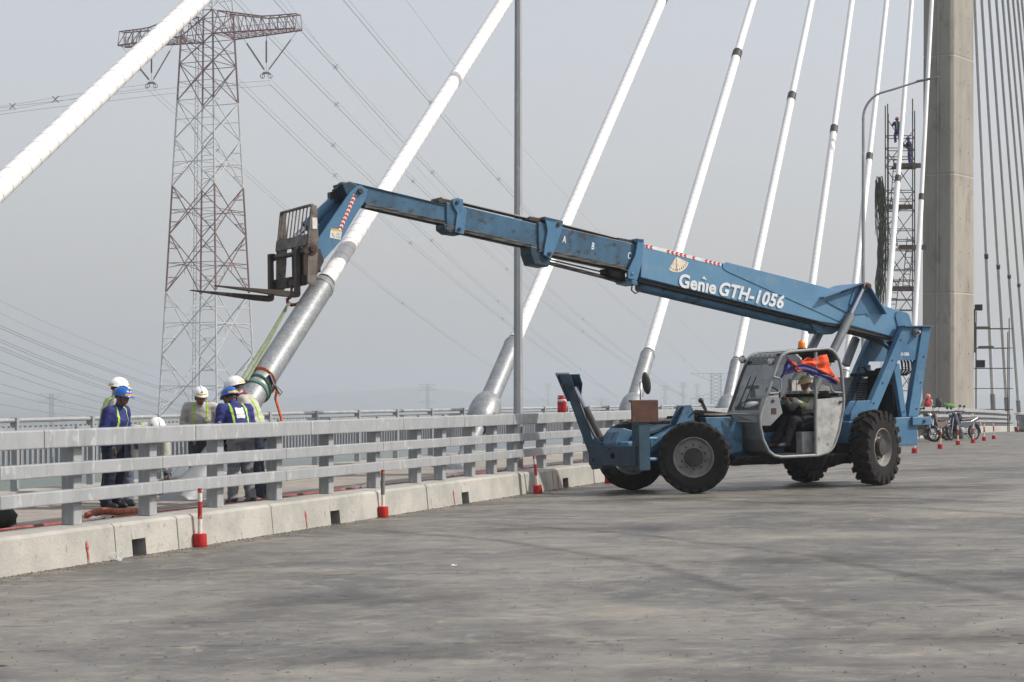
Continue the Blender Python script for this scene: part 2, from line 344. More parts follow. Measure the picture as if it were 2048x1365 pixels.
# kerb: cast blocks with joints and drain openings
kerb = empty('kerb'); tag(kerb, 'pale cast concrete kerb with drain openings along the bridge deck', kind='structure')
drains = [(18.74,19.04),(24.04,24.35),(29.2,29.53),(34.68,35.03)]+[(40.2+5.4*i, 40.52+5.4*i) for i in range(16)]
def kerb_block(mb, u0, u1, zb=None, zt=ZK, dv=0.):
    n = max(1, int((u1-u0)/4)); 
    for i in range(n):
        a = u0+(u1-u0)*i/n; c = u0+(u1-u0)*(i+1)/n
        def sec(u):
            b0 = Z0-.12 if zb is None else zb; f = lambda z: 11.0+dv+.05*max(0, z-Z0)/.39
            return [BK(u, f(b0), b0), BK(u, f(zt-.03), zt-.03), BK(u, f(zt)+.035, zt), BK(u, 11.56, zt+.005), BK(u, 11.56, Z0-.12) if zb is None else BK(u, 11.56, zb)]
        s0, s1 = sec(a), sec(c); k = len(s0)
        fs = [(j, (j+1) % k, (j+1) % k+k, j+k) for j in range(k)]
        if i == 0: fs.append(tuple(range(k)))
        if i == n-1: fs.append(tuple(range(2*k-1, k-1, -1)))
        mb.add(s0+s1, fs)
joints = sorted([8.0, 10.6, 13.2, 15.8, 18.39, 19.78, 22.25, 25.19, 27.69, 31.81, 32.28]+[34.1+2.7*i for i in range(42)])
rk = random.Random(3)
for a, c in zip(joints[:-1], joints[1:]):
    mb = MB(); dv = rk.uniform(-.006, .006); g = .006
    if 31.7 < a < 31.9: dv = .05
    cuts = [d for d in drains if d[0] > a-.02 and d[1] < c+.02]
    x = a+g
    for d0, d1 in cuts:
        if d0 > x+.03: kerb_block(mb, x, d0, dv=dv)
        kerb_block(mb, d0, d1, zb=Z0+.19, dv=dv)
        x = d1
    if c-g > x+.02: kerb_block(mb, x, c-g, dv=dv)
    mb.build('kerb_block', M['conc_kerb'], kerb, bevel=.008)
for d0, d1 in drains[:9]:                                            # dark backs of the drain openings
    mb = MB(); q = [BK(d0-.02, 11.42, Z0-.1), BK(d1+.02, 11.42, Z0-.1), BK(d1+.02, 11.42, Z0+.22), BK(d0-.02, 11.42, Z0+.22)]
    mb.prismv(q, (DV.x*.05, DV.y*.05, 0)); mb.build('drain_back', M['conc_walk'], kerb)
    mb = MB(); q = [BK(d0, 11.0, Z0+.004), BK(d1, 11.0, Z0+.004), BK(d1, 11.45, Z0+.004), BK(d0, 11.45, Z0+.004)]
    mb.prismv(q, (0,0,-.03)); mb.build('drain_floor', M['dark_hole'], kerb)
M['red_spray'] = mat('red_spray_paint', srgb(156,34,34), .7, 0, srgb(178,104,92), 22, .45, .6)
for u in (17.8, 23.25, 28.83, 34.37):                               # red spray marks
    mb = MB(); f = lambda z: 11.0+.05*(z-Z0)/.39-.0055
    pr = [(0,.31),(.02,.27),(.024,.23),(.012,.19),(.014,.1),(.003,.05),(-.003,.1),(-.008,.19),(-.02,.24),(-.016,.29)]
    mb.prismv([BK(u+a, f(Z0+z-.06), Z0+z-.06) for a, z in pr], (DV.x*.004, DV.y*.004, 0)); mb.build('spray_mark', M['red_spray'], kerb)

# walkway and its outer plinth
us2 = [4+4*i for i in range(95)]
mb = MB(); mb.sheet([[BK(u, v, z) for v, z in ((11.5, ZW), (14.1, ZW))] for u in us2]); tag(mb.build('sidewalk', M['conc_walk'], smooth='all'), kind='structure')
mb = MB()
for a, c in zip(us2[:-1], us2[1:]):
    def sec(u): return [BK(u, 14.02, ZW-.03), BK(u, 14.0, ZW+.22), BK(u, 14.4, ZW+.22), BK(u, 14.4, -1.8), BK(u, -19.2, -1.8), BK(u, -19.2, -.9)]
    s0, s1 = sec(a), sec(c); mb.add(s0+s1, [(j, j+1, j+7, j+6) for j in range(5)])
tag(mb.build('deck_edge_beam', M['conc_kerb']), kind='structure')

# guard rail: posts, a deep top rail and two lower rails, each panel its own piece
rail = empty('guard_rail'); tag(rail, 'galvanised steel guard rail with three rails on the concrete kerb', 'guard rail')
posts = [11.5, 13.14, 14.79, 16.44, 18.08, 19.71, 21.38, 23.05, 24.71, 26.4, 28.06, 29.16, 30.55, 31.66, 32.77, 34.46, 36.18, 37.52]+[39.2+1.65*i for i in range(64)]
mb = MB(); mb.box(-.085,.085,-.08,.08,0,.9)
pm = mb.mesh('post', M['galv'])
for u in posts:
    p = BK(u, 11.39, ZK); o = inst('post', pm, rail, p, (0,0,BRZ))
    md = o.modifiers.new('bevel', 'BEVEL'); md.width = .012; md.segments = 2
def rail_run(name, js, v0, v1, z0, z1, gap, bev):
    for a, c in zip(js[:-1], js[1:]):
        mb = MB(); a1, c1 = a+gap, c-gap
        mb.hexa([BK(a1,v0,z0),BK(c1,v0,z0),BK(c1,v1,z0),BK(a1,v1,z0),BK(a1,v0,z1),BK(c1,v0,z1),BK(c1,v1,z1),BK(a1,v1,z1)])
        mb.build(name, M['galv'], rail, bevel=bev)
jt = [7.42, 10.7, 13.98, 17.26, 20.54, 23.81, 27.15, 29.83, 32.33, 35.31, 38.37]+[41.65+3.28*i for i in range(32)]
jm = [6.6, 9.9, 13.2, 16.46, 19.74, 23.03, 26.34, 29.15, 31.2, 34.46, 37.7]+[41.+3.28*i for i in range(32)]
ju = [x+.0 for x in jm]
rail_run('top_rail', jt, 11.2, 11.43, 1.19, 1.385, .007, .014)
rail_run('middle_rail', jm, 11.2, 11.315, .885, 1.03, .004, .012)
rail_run('bottom_rail', ju, 11.2, 11.315, .59, .735, .004, .012)
bm_ = MB(); bm_.lathe([(0,.022),(.025,.022),(.03,.01)], n=6); boltm = bm_.mesh('bolt', M['galv_dull'])
for u in posts[:30]: inst('bolt', boltm, rail, BK(u, 11.33, 1.385))

# outer pedestrian railing with balusters
prail = empty('pedestrian_railing'); tag(prail, 'thin grey pedestrian railing with upright bars along the outer deck edge', 'railing')
pu = [15.7+1.83*i for i in range(72)]
mb = MB(); mb.box(-.03,.03,-.05,.05,0,.95); ppm = mb.mesh('post', M['galv'])
mb = MB(); mb.box(-.012,.012,-.02,.02,0,.64); blm = mb.mesh('baluster', M['galv'])
zb = ZW+.22
for u in pu: inst('post', ppm, prail, BK(u, 14.2, zb), (0,0,BRZ))
for a, c in zip(pu[:-1], pu[1:]):
    mb = MB(); mb.path([BK(a,14.2,1.415), BK(c,14.2,1.415)], .03, 8); mb.build('hand_rail', M['galv'], prail, smooth=True)
    for z in (.72, 1.3):
        mb = MB(); mb.beam(BK(a,14.2,z), BK(c,14.2,z), .05, .04); mb.build('cross_rail', M['galv'], prail)
stuffb = MB(); nb = 0
for a in pu[:-1]:
    for k in range(1, 15):
        u = a+1.83*k/15
        if u < 44.5:
            inst('baluster', blm, prail, BK(u, 14.2, .70), (0,0,BRZ)); nb += 1
        elif u < 130:
            p = BK(u, 14.2, .70); x, y = DU*.012, DV*.02
            stuffb.hexa([p+Vector((sx*x.x+sy*y.x, sx*x.y+sy*y.y, z)) for z in (0,.64) for sx, sy in ((-1,-1),(1,-1),(1,1),(-1,1))])
tag(stuffb.build('balusters', M['galv'], prail), kind='stuff')

# ------------------------------------------------------------------ stay cables
VC = 13.2; KV = VC/12.2
def cable(base_u, slope, label, white=True, far=False, ribs=True, pipe_top=None, housing=True, z_end=None):
    base_u = base_u*KV+1.52*(KV-1)/slope; zb = ZW+crest(base_u)
    pt = lambda z: B(base_u+(z-zb)/slope, VC, z)
    base = pt(zb); root = empty('stay_cable', base)
    tag(root, label, 'stay cable', 'stay cables')
    d = (pt(zb+1)-pt(zb)).normalized(); Lz = lambda z: pt(z)-base
    m = M['white_pe'] if white else M['grey_pe']
    ptop = pipe_top if pipe_top is not None else 2.83+crest(base_u)
    zc = 1.8+9.95*KV+(crest(base_u)*.5 if far else 0)
    zt = z_end or zb+abs(slope)*abs(113-base_u)*.98
    mb = MB(); mb.path([Lz(ptop-.2), Lz(zc)], .141, 24, False); mb.build('lower_sheath', m, root, smooth=True)
    mb = MB(); mb.path([Lz(zc), Lz(zt)], .12, 20, False); mb.build('upper_sheath', m, root, smooth=True)
    mb = MB(); mb.path([Lz(zc)-d*.18, Lz(zc)+d*.2], .155, 20); mb.build('collar', M['black_rubber'], root, smooth=True)
    if ribs:
        mb = MB(); a = d.orthogonal().normalized(); b = d.cross(a); p0 = Lz(ptop); Ln = (Lz(zc)-p0).length; pitch = .235; pts = []
        n = int(Ln/pitch*14)
        for i in range(n):
            t = 2*math.pi*i/14; pts.append(p0+d*(pitch*i/14)+(a*math.cos(t)+b*math.sin(t))*.1415)
        mb.path(pts, .0046, 4, False); mb.build('spiral_seam', M['seam'], root)
    if housing:
        mb = MB(); c0 = Lz(ptop); L1 = (c0-Lz(1.6+crest(base_u))).length
        mb.lathe([(0,.15),(.0,.175),(-.02,.19),(-.1,.2),(-.1,.194),(-L1,.198)], c0, d, 28, False); mb.build('guide_pipe', M['galv_pipe'], root, smooth=True)
        mb = MB(); mb.lathe([(.06,.142),(.06,.162),(-.03,.162)], c0, d, 24, False); mb.build('seal_ring', M['black_rubber'], root, smooth=True)
        mb = MB(); c1 = Lz(1.62+crest(base_u))
        prof = [(.02,.197)]+[(-.42+.44*math.cos(t)*1., .197+.125*math.sin(t)) for t in [R(x) for x in (8,20,35,50,65,80,95,120,150,172)]]+[(-.9,.19)]
        mb.lathe(prof, c1, d, 28, False); mb.build('damper_housing', M['galv_pipe'], root, smooth=True)
        mb = MB(); c2 = c1-d*.9; L2 = (c2-Lz(zb)).length
        mb.lathe([(0,.15),(-L2+.25,.15),(-L2+.1,.24),(-L2-.8,.29)], c2, d, 24, False); mb.build('anchor_pipe', M['galv_pipe'], root, smooth=True)
    return root, Lz, d, zb
cable(12.15, .652, 'thick white stay cable crossing the upper corner beside the tall lattice pylon', housing=True)
c2root, c2L, c2d, c2zb = cable(21.97, .7125, 'white stay cable whose steel pipe hangs from the lifting forks', housing=False, pipe_top=3.48)
cable(32.07, .783, 'white stay cable rising just behind the straight lamp post')
cable(42.55, .896, 'white stay cable crossing behind the white lettering on the blue boom')
cable(53.04, 1.056, 'white stay cable whose steel pipe ends beside the cab windscreen')
cable(63.77, 1.33, 'white stay cable passing behind the blue boom, next before the curved lamp', ribs=True)
cable(73.6, 1.48, 'white stay cable crossing just behind the curved street lamp post', ribs=True)
cable(84.0, 1.85, 'white stay cable passing in front of the narrow scaffold tower', ribs=False)
cable(94.4, 2.45, 'white stay cable running up along the edge of the concrete tower', ribs=False)
rl = [(141.5,-1.98),(154.,-1.35),(166.5,-1.07),(178.6,-.917),(190.5,-.81),(202,-.725),(214,-.66),(226,-.605),(238,-.56)]
ords = ['first','second','third','fourth','fifth','sixth','seventh','eighth','ninth']
for (bu, sl), o_ in zip(rl, ords):
    cable(bu, sl, f'grey stay cable beyond the concrete tower, {o_} one counted outward from the tower', white=False, far=True, ribs=False, housing=True)

# the raised steel pipe of the second cable and what is left bare below it
zt = 3.55; top = c2L(zt); Lp = 3.55
mb = MB(); mb.lathe([(.0,.15),(0,.182),(-.03,.196),(-.14,.205),(-.14,.197),(-Lp,.2)], top, c2d, 32, False); mb.build('guide_pipe', M['galv_pipe'], c2root, smooth=True)
mb = MB(); mb.lathe([(.07,.143),(.07,.165),(-.03,.165)], top, c2d, 24, False); mb.build('seal_ring', M['black_rubber'], c2root, smooth=True)
mb = MB(); mb.path([c2L(.3), c2L(2.6)], .125, 16, False); mb.build('strand_bundle', M['black_rubber'], c2root, smooth=True)
lo = c2L(c2zb)
mb = MB(); mb.lathe([(-.7,.33),(.05,.3),(.28,.24),(.5,.2),(1.02,.185)], lo, c2d, 28, False); mb.build('anchor_pipe', M['galv_dull'], c2root, smooth=True)
for k, (dd, w_) in enumerate(((1.08,.42),(1.3,.4))):
    c0 = lo+c2d*dd; a = c2d.cross(Vector((0,0,1))).normalized(); b = a.cross(c2d)
    mb = MB(); mb.prismv([c0+a*w_*x+b*w_*y for x, y in ((-.6,-.45),(.6,-.45),(.75,.1),(.4,.6),(-.4,.6),(-.75,.1))], c2d*.03); mb.build('damper_plate', M['black_rubber'], c2root, bevel=.004)

# ------------------------------------------------------------------ concrete tower leg
tw = empty('bridge_tower', B(113, 12.2, -.6)); tag(tw, 'tall concrete bridge tower leg with a sunlit side face', 'tower')
def tp(z):
    k = (z+1)/80
    P = [(24.3+.27*k, 112.6), (25.02, 112.2), (25.76, 111.75), (26.02, 111.8), (27.72-.12*k, 114.0), (27.9, 116.4), (26.4, 117.2)]
    return [Vector((x, y, z)) for x, y in P]
zs = [-3, 7.6, 14.6, 21.6, 28.6, 36, 44, 52, 60, 70]
for a, c in zip(zs[:-1], zs[1:]):
    mb = MB(); s0, s1 = tp(a+.0), tp(c-.03); n = 7
    mb.add([p-tw.location for p in s0+s1], [(i, (i+1) % n, (i+1) % n+n, i+n) for i in range(n)]+[tuple(range(n-1,-1,-1)), tuple(range(n, 2*n))]); mb.build('tower_lift', M['conc_tower'], tw, bevel=.05)
    mb = MB(); s0, s1 = tp(c-.05), tp(c+.02); cc = sum(s0, Vector())/7
    sh = lambda q: [Vector((cc.x+(p.x-cc.x)*.985, cc.y+(p.y-cc.y)*.985, p.z))-tw.location for p in q]
    mb.add(sh(s0)+sh(s1), [(i, (i+1) % n, (i+1) % n+n, i+n) for i in range(n)]); mb.build('construction_joint', M['tower_joint'], tw)
mb = MB(); 
mb.beam(Vector((25.05,112.08,-1))-tw.location, Vector((25.05+.25,112.08,68))-tw.location, .1, .05, (0,1,0)); mb.build('vertical_rib', M['conc_tower'], tw)
for z in range(2, 60, 2):                                        # formwork tie holes
    for f_ in (.3,.72):
        p3, p4 = tp(z)[3], tp(z)[4]; q = p3.lerp(p4, f_); nrm_ = Vector((p4.y-p3.y, -(p4.x-p3.x), 0)).normalized(); mb = MB(); mb.lathe([(-.05,.045),(.004,.045)], q-tw.location, nrm_, 8); mb.build('tie_hole', M['dark_hole'], tw)
mb = MB(); c0 = Vector((25.5,111.8,.95))-tw.location; mb.box(c0.x-.1,c0.x+.1,c0.y-.1,c0.y+.06,c0.z-.17,c0.z+.17); mb.build('junction_box', M['galv_dull'], tw, bevel=.01)
# ------------------------------------------------------------------ telescopic handler
M['blue'] = mat('blue_machine_paint', srgb(74,118,150), .48, 0, srgb(58,100,134), 1.1, .35, .68, srgb(100,126,142), 4., .55, .8, .06, 20, spec=.4, c4=srgb(44,48,52), sc4=9, lo4=.6, hi4=.72, st4=(1.5,1,.35), k4=.7)
M['blue_boom'] = mat('faded_boom_paint', srgb(92,134,164), .5, 0, srgb(74,116,150), .9, .35, .68, srgb(112,138,154), 3., .54, .8, .06, 20, spec=.4, c4=srgb(48,54,60), sc4=8, lo4=.61, hi4=.72, st4=(1.5,1,.35), k4=.6)
M['grey_frame'] = mat('grey_frame_tube', srgb(130,136,138), .5, 0, srgb(104,109,111), 4.)
M['shade_liner'] = mat('cab_shade_liner', srgb(40,42,46), .8, 0, srgb(54,56,60), 6.)  # dark colour carrying the shade of the cab interior
M['blue_worn'] = mat('worn_blue_paint', srgb(60,98,126), .5, 0, srgb(44,72,94), 2.2, .38, .68, srgb(46,38,30), 6., .54, .7, .12, 30, spec=.35, c4=srgb(92,104,110), sc4=7, lo4=.6, hi4=.72, st4=(.4,1,1.5), k4=.6)
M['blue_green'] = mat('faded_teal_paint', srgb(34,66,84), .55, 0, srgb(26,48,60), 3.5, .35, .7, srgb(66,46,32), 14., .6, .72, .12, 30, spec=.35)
M['grey_cab'] = mat('grey_cab_paint', srgb(126,132,134), .45, 0, srgb(104,110,113), 2.4, .35, .7, srgb(96,98,96), 9., .6, .75, .06, 25)
M['white_panel'] = mat('scuffed_white_panel', srgb(164,166,166), .6, 0, srgb(132,132,128), 5., .4, .66, srgb(96,84,72), 11., .6, .7, .08, 30)
M['rust'] = mat('rusty_steel', srgb(76,42,26), .8, 0, srgb(48,30,23), 6., .35, .65, srgb(150,120,96), 12., .66, .75, .3, 40)
M['dirty_steel'] = mat('dirty_grey_steel', srgb(120,114,108), .65, .2, srgb(78,68,60), 5., .36, .66, srgb(60,42,32), 10., .56, .7, .2, 40)
M['brown_steel'] = mat('dark_brown_steel', srgb(66,58,52), .6, .3, srgb(48,40,35), 6., .35, .7, srgb(104,76,56), 12., .64, .76, .2, 40)
M['tyre'] = mat('tyre_rubber', srgb(28,27,27), .85, 0, srgb(40,38,36), 5., .4, .7, srgb(84,76,66), 16., .68, .82, .35, 30, spec=.2)
M['rim'] = mat('pale_wheel_rim', srgb(132,131,128), .55, 0, srgb(108,105,100), 6., .4, .7, srgb(84,66,52), 13., .6, .72)
M['hub'] = mat('dark_hub', srgb(38,37,37), .7, .1, srgb(58,54,51), 9.)
M['chrome'] = mat('chromed_rod', srgb(176,180,196), .2, .9)
M['steel_bar'] = mat('greasy_steel_bar', srgb(120,118,116), .35, .7, srgb(58,54,50), 8., .4, .6, stretch=(.4,1,4))
M['black'] = mat('black_plastic', (.016,.016,.017), .5)
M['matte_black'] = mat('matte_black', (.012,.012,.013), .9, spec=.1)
M['hose'] = mat('hydraulic_hose', (.014,.014,.015), .45)
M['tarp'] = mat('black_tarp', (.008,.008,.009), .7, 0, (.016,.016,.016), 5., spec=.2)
M['letter'] = mat('white_lettering', srgb(208,212,216), .5, 0, srgb(178,186,194), 9., .5, .7)
M['sign_red'] = mat('red_sticker', srgb(188,34,38), .45)
M['sign_white'] = mat('white_sticker', srgb(222,222,220), .5, 0, srgb(196,194,188), 12.)
M['sign_yellow'] = mat('yellow_sticker', srgb(216,168,44), .5)
M['gauge'] = mat('dial_face', srgb(214,206,188), .55, 0, srgb(176,148,104), 7., .5, .72)
M['beacon'] = mat('amber_beacon', srgb(232,128,14), .25, 0)
M['beacon'].node_tree.nodes['Principled BSDF'].inputs['Subsurface Weight'].default_value = .3
M['orange_cloth'] = mat('orange_cloth', srgb(226,84,26), .7, 0, srgb(206,66,18), 6.)
M['navy_cloth'] = mat('navy_cloth', srgb(48,44,112), .65, 0, srgb(36,34,88), 6.)
M['lens'] = mat('lamp_lens', srgb(190,192,194), .2, .4)
def glass(name, tint, a):
    m = bpy.data.materials.new(name); m.use_nodes = True; N = m.node_tree.nodes; b = N['Principled BSDF']
    b.inputs['Base Color'].default_value = (*tint, 1); b.inputs['Roughness'].default_value = .04; b.inputs['Alpha'].default_value = a; b.inputs['Specular IOR Level'].default_value = .7
    return m
M['glass'] = glass('cab_glass', (.2,.23,.25), .14)
M['side_glass'] = glass('tinted_side_glass', (.16,.19,.21), .55)
M['dark_glass'] = glass('dark_roof_glass', (.02,.024,.028), .88)

tele = empty('telehandler')
hx = Vector((-.8811432,-.4726867,-.0124077)); ly = Vector((.4724921,-.88119405,.01575647)); nz_ = Vector((-.01838146,.00802116,.99979887))
TM = Matrix((( hx.x,ly.x,nz_.x,4.41),(hx.y,ly.y,nz_.y,35.14),(hx.z,ly.z,nz_.z,.005),(0,0,0,1)))
tele.matrix_world = TM
tag(tele, 'blue telescopic handler with long extended boom and grey open cab', 'telehandler')
def T(mb, name, m, parent=None, **k): return mb.build(name, m, parent or tele, **k)
def mir(poly, y0, y1, name, m, **k):
    for a, c in ((y0, y1), (-y1, -y0)):
        mb = MB(); mb.prism(poly, a, c); T(mb, name, m, **k)
def disc(name, m, x, y, z, r, h=.02, parent=None, n=16, axis=(0,1,0)):
    mb = MB(); mb.lathe([(0,r),(h*.8,r),(h,r*.85)], (x,y,z), axis, n); return T(mb, name, m, parent, smooth=True)

# --- chassis
mb = MB(); mb.prism([(-3.0,.6),(2.55,.6),(2.9,.66),(2.9,.92),(2.5,.95),(1.7,1.1),(.9,1.02),(-3.0,1.02)], -.42, .42); T(mb, 'chassis', M['blue'], bevel=.02)
mb = MB(); mb.prism([(-3.04,1.24),(-3.58,1.245),(-3.56,.7),(-2.9,.7)], -.5, .5); rb_ = T(mb, 'rear_frame', M['blue'], bevel=.015)
mb = MB(); mb.box(-3.85,-3.4,.36,.56,1.084,1.242); T(mb, 'tow_lug', M['blue'], bevel=.01); disc('pin', M['brown_steel'], -3.68, .56, 1.16, .03, .03)
mb = MB(); mb.box(-2.35,-1.55,.4,.98,.78,1.2); T(mb, 'fuel_tank', M['blue'], bevel=.03)
mb = MB(); mb.box(-1.62,-1.25,.35,.95,.42,.8); T(mb, 'battery_box', M['matte_black'], bevel=.02)
mb = MB(); mb.prism([(-1.675,1.2),(-1.694,1.375),(-1.838,1.57),(-1.95,1.57),(-2.0,1.2)], .62, .66); mb.prism([(-1.675,1.2),(-1.694,1.375),(-1.838,1.57),(-2.148,1.576),(-2.1,1.2)], .82, .86); T(mb, 'axle_bracket', M['blue'], bevel=.006)
mb = MB(); mb.tube((-1.98,.74,.95), (-2.03,.74,1.5), .055); T(mb, 'axle_cylinder', M['blue'], smooth=True)
mb = MB(); mb.box(-2.06,-2.0,.795,.8,1.28,1.4); T(mb, 'warning_label', M['sign_yellow'])
# front head of the frame
mb = MB(); mb.prism([(2.98,.66),(2.98,.9),(2.89,1.09),(2.78,1.17),(2.62,1.12),(2.49,.955),(2.2,.95),(2.2,.66)], -.35, .1); T(mb, 'front_frame', M['blue_worn'], bevel=.015)
mb = MB(); mb.prism([(2.55,.72),(2.55,.93),(2.16,1.11),(1.965,1.2),(1.5,1.2),(1.5,.72)], .1, .6); T(mb, 'fender_frame', M['blue_worn'], bevel=.02)
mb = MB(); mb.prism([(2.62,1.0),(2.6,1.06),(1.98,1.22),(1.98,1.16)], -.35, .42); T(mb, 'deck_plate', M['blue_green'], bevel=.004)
mb = MB(); mb.tube((2.2,-.3,1.26),(1.3,.42,1.27),.045); T(mb, 'sway_cylinder', M['dirty_steel'], smooth=True)
for y in (.4,.62):
    mb = MB(); mb.prism([(2.059,1.15),(1.86,1.5),(1.83,1.553),(1.72,1.553),(1.66,1.46),(1.64,1.15)], y, y+.04); T(mb, 'cylinder_bracket', M['blue_worn'], bevel=.006)
mb = MB(); mb.tube((1.76,.44,1.5),(1.76,.62,1.5),.035); T(mb, 'bracket_pin', M['rust'], smooth=True)
mb = MB(); mb.tube((1.76,.53,1.05),(1.76,.53,1.48),.06); T(mb, 'frame_level_cylinder', M['blue'], smooth=True)
mb = MB(); mb.box(1.68,1.84,.592,.596,1.22,1.36); T(mb, 'warning_label', M['sign_white'])
# blue box and clutter behind the front wheel, under the cab nose
mb = MB(); mb.prism([(1.52,1.33),(.72,1.33),(.72,.7),(1.0,.66),(1.27,1.05),(1.45,1.1)], .35, .8); T(mb, 'step_box', M['blue_worn'], bevel=.01)
mb = MB(); mb.box(.75,1.6,-.35,.6,1.02,1.36); T(mb, 'valve_cover', M['matte_black'], bevel=.03)
mb = MB(); mb.box(.7,1.5,.1,.75,1.37,1.4); T(mb, 'walk_plate', M['dirty_steel'])
mb = MB(); mb.prismv([(1.05,.9,1.39),(.6,1.15,1.36),(.62,1.15,1.22),(.9,.9,1.24)], (.0,-.02,.01)); T(mb, 'corner_plate', M['grey_cab'])
mb = MB(); mb.beam((1.32,.6,1.36),(1.42,.55,1.62),.07,.05); mb.ball((1.43,.55,1.63),.05); mb.beam((1.3,.6,1.38),(1.62,.5,1.4),.06); T(mb, 'lever', M['black'], smooth=True)
for k in range(5):
    mb = MB(); pts = [(1.5+.1*k,.2+.1*k,1.2),(1.45+.05*k,.3+.1*k,1.34+.03*k),(1.2,.35+.05*k,1.42),(.8,.5,1.38)]; mb.path(pts, .016, 6); T(mb, 'hose', M['hose'], smooth=True)

# --- axles and wheels
for x, z in ((1.93,.6),(-2.08,.68)):
    mb = MB(); mb.lathe([(-.85,.09),(-.5,.11),(-.25,.12),(-.15,.2),(.15,.2),(.25,.12),(.5,.11),(.85,.09)], (x,0,z), (0,1,0), 16); T(mb, 'axle', M['matte_black'], smooth=True)
def wheel_mesh(r, lugs, deep, seed):
    rn = random.Random(seed); hw = .185
    mb = MB(); rb = r-(.05 if deep else .02)
    prof = [(-.13,.34),(-.165,.36),(-hw,.46),(-hw,rb-.07),(-.165,rb-.02),(-.13,rb),(.13,rb),(.165,rb-.02),(hw,rb-.07),(hw,.46),(.165,.36),(.13,.34)]
    mb.lathe(prof, (0,0,0), (0,1,0), 48, False)
    for s in (-1, 1):                                        # shoulder lugs, worn and uneven
        for k in range(lugs):
            a0 = 2*math.pi*(k+(.5 if s > 0 else 0))/lugs; wd = 2*math.pi/lugs*.3
            ro = r+rn.uniform(-.014,.006)*(1.6 if deep else .6)
            sl = .16 if deep else .06
            def P(a, rr, y): return Vector((rr*math.cos(a), y*s, rr*math.sin(a)))
            yi, yo = .01, hw+.012+rn.uniform(-.006,.006); rlow = rb-(.13 if deep else .07)
            v = [P(a0-wd+sl, rb-.02, yi), P(a0+wd+sl, rb-.02, yi), P(a0+wd, rlow, yo), P(a0-wd, rlow, yo),
                 P(a0-wd*.8+sl, ro, yi), P(a0+wd*.8+sl, ro, yi), P(a0+wd*.85, ro-.03, yo+.004), P(a0-wd*.85, ro-.03, yo+.004)]
            mb.hexa(v)
    ty = mb.mesh('tyre', M['tyre'], True)
    mb = MB(); mb.lathe([(.11,.36),(.155,.37),(.165,.345),(.13,.325),(.07,.315),(.055,.3),(.05,.19),(.07,.16)], (0,0,0), (0,1,0), 40, False); mb.lathe([(-.11,.36),(-.155,.37),(-.165,.345),(-.1,.32),(-.02,.3),(0,.05)], (0,0,0), (0,1,0), 32, False)
    rim = mb.mesh('rim', M['rim'], True)
    mb = MB(); mb.lathe([(.0,.165),(.13,.165),(.165,.15),(.17,.05),(.172,0.001)], (0,0,0), (0,1,0), 24, False)
    for k in range(10):
        a = 2*math.pi*k/10; mb.lathe([(.05,.016),(.085,.016)], (.215*math.cos(a),0,.215*math.sin(a)), (0,1,0), 6)
    hub = mb.mesh('hub', M['hub'], True)
    return ty, rim, hub
WF = wheel_mesh(.64, 22, False, 1); WR = wheel_mesh(.71, 20, True, 2)
for x, y, r, ms, steer in ((1.93,1.03,.635,WF,-33.7),(1.93,-1.03,.635,WF,-31),(-2.1,1.03,.70,WR,24),(-2.1,-1.05,.70,WR,26)):
    wro = inst('wheel', None, tele, (x,y,r+.005), (0,0,R(steer)))
    for nm, me in zip(('tyre','rim','hub'), ms):
        o = inst(nm, me, wro)
        o.rotation_euler = (0, R(random.uniform(0,360)), 0 if y > 0 else math.pi)

# --- A-frame at the rear
for s in (1, -1):
    mb = MB()
    lo_, hi_ = (.36,.5) if s > 0 else (-.5,-.36)
    mb.prism([(-3.267,2.97),(-3.49,2.97),(-2.6,1.386),(-2.42,1.2),(-2.2,1.2),(-2.343,1.365)], lo_, hi_); T(mb, 'front_leg', M['blue'], bevel=.012)
    mb = MB(); mb.prism([(-3.735,2.97),(-3.95,2.97),(-3.6,1.248),(-3.345,1.248)], lo_, hi_); T(mb, 'rear_leg', M['blue'], bevel=.012)
    mb = MB(); mb.prism([(-3.043,2.131),(-3.12,2.27),(-3.17,2.27),(-3.325,1.246),(-3.2,1.249)], lo_+.02, hi_-.02); T(mb, 'strut', M['blue'], bevel=.008)
    mb = MB(); mb.prism([(-3.3,2.965),(-3.85,2.965),(-3.72,2.332),(-3.0,2.332)], (.40 if s > 0 else -.46), (.46 if s > 0 else -.40)); T(mb, 'gusset_plate', M['blue'], bevel=.004)
    mb = MB(); mb.box(-3.965,-3.262,(.3 if s > 0 else -.56),(.56 if s > 0 else -.3),2.972,2.99); T(mb, 'cap_plate', M['blue'])
mb = MB(); mb.lathe([(.46,.075),(.485,.075),(.485,.05),(.53,.05),(.53,.032),(.59,.03),(.6,.015)], (-3.593,0,2.862), (0,1,0), 20); T(mb, 'pivot_pin', M['galv_pipe'], smooth=True)

for x, z in ((-3.2,2.72),(-2.98,2.33),(-2.74,1.9),(-2.52,1.52),(-3.75,2.4),(-3.66,1.9),(-3.55,1.4),(-3.24,1.35)): disc('bolt', M['brown_steel'], x, .5, z, .016, .014, n=6)
mb = MB(); mb.path([(-3.0,.3,2.0),(-3.2,.34,2.3),(-3.42,.36,2.55),(-3.5,.34,2.75)], .015, 6); T(mb, 'hose', M['hose'], smooth=True)
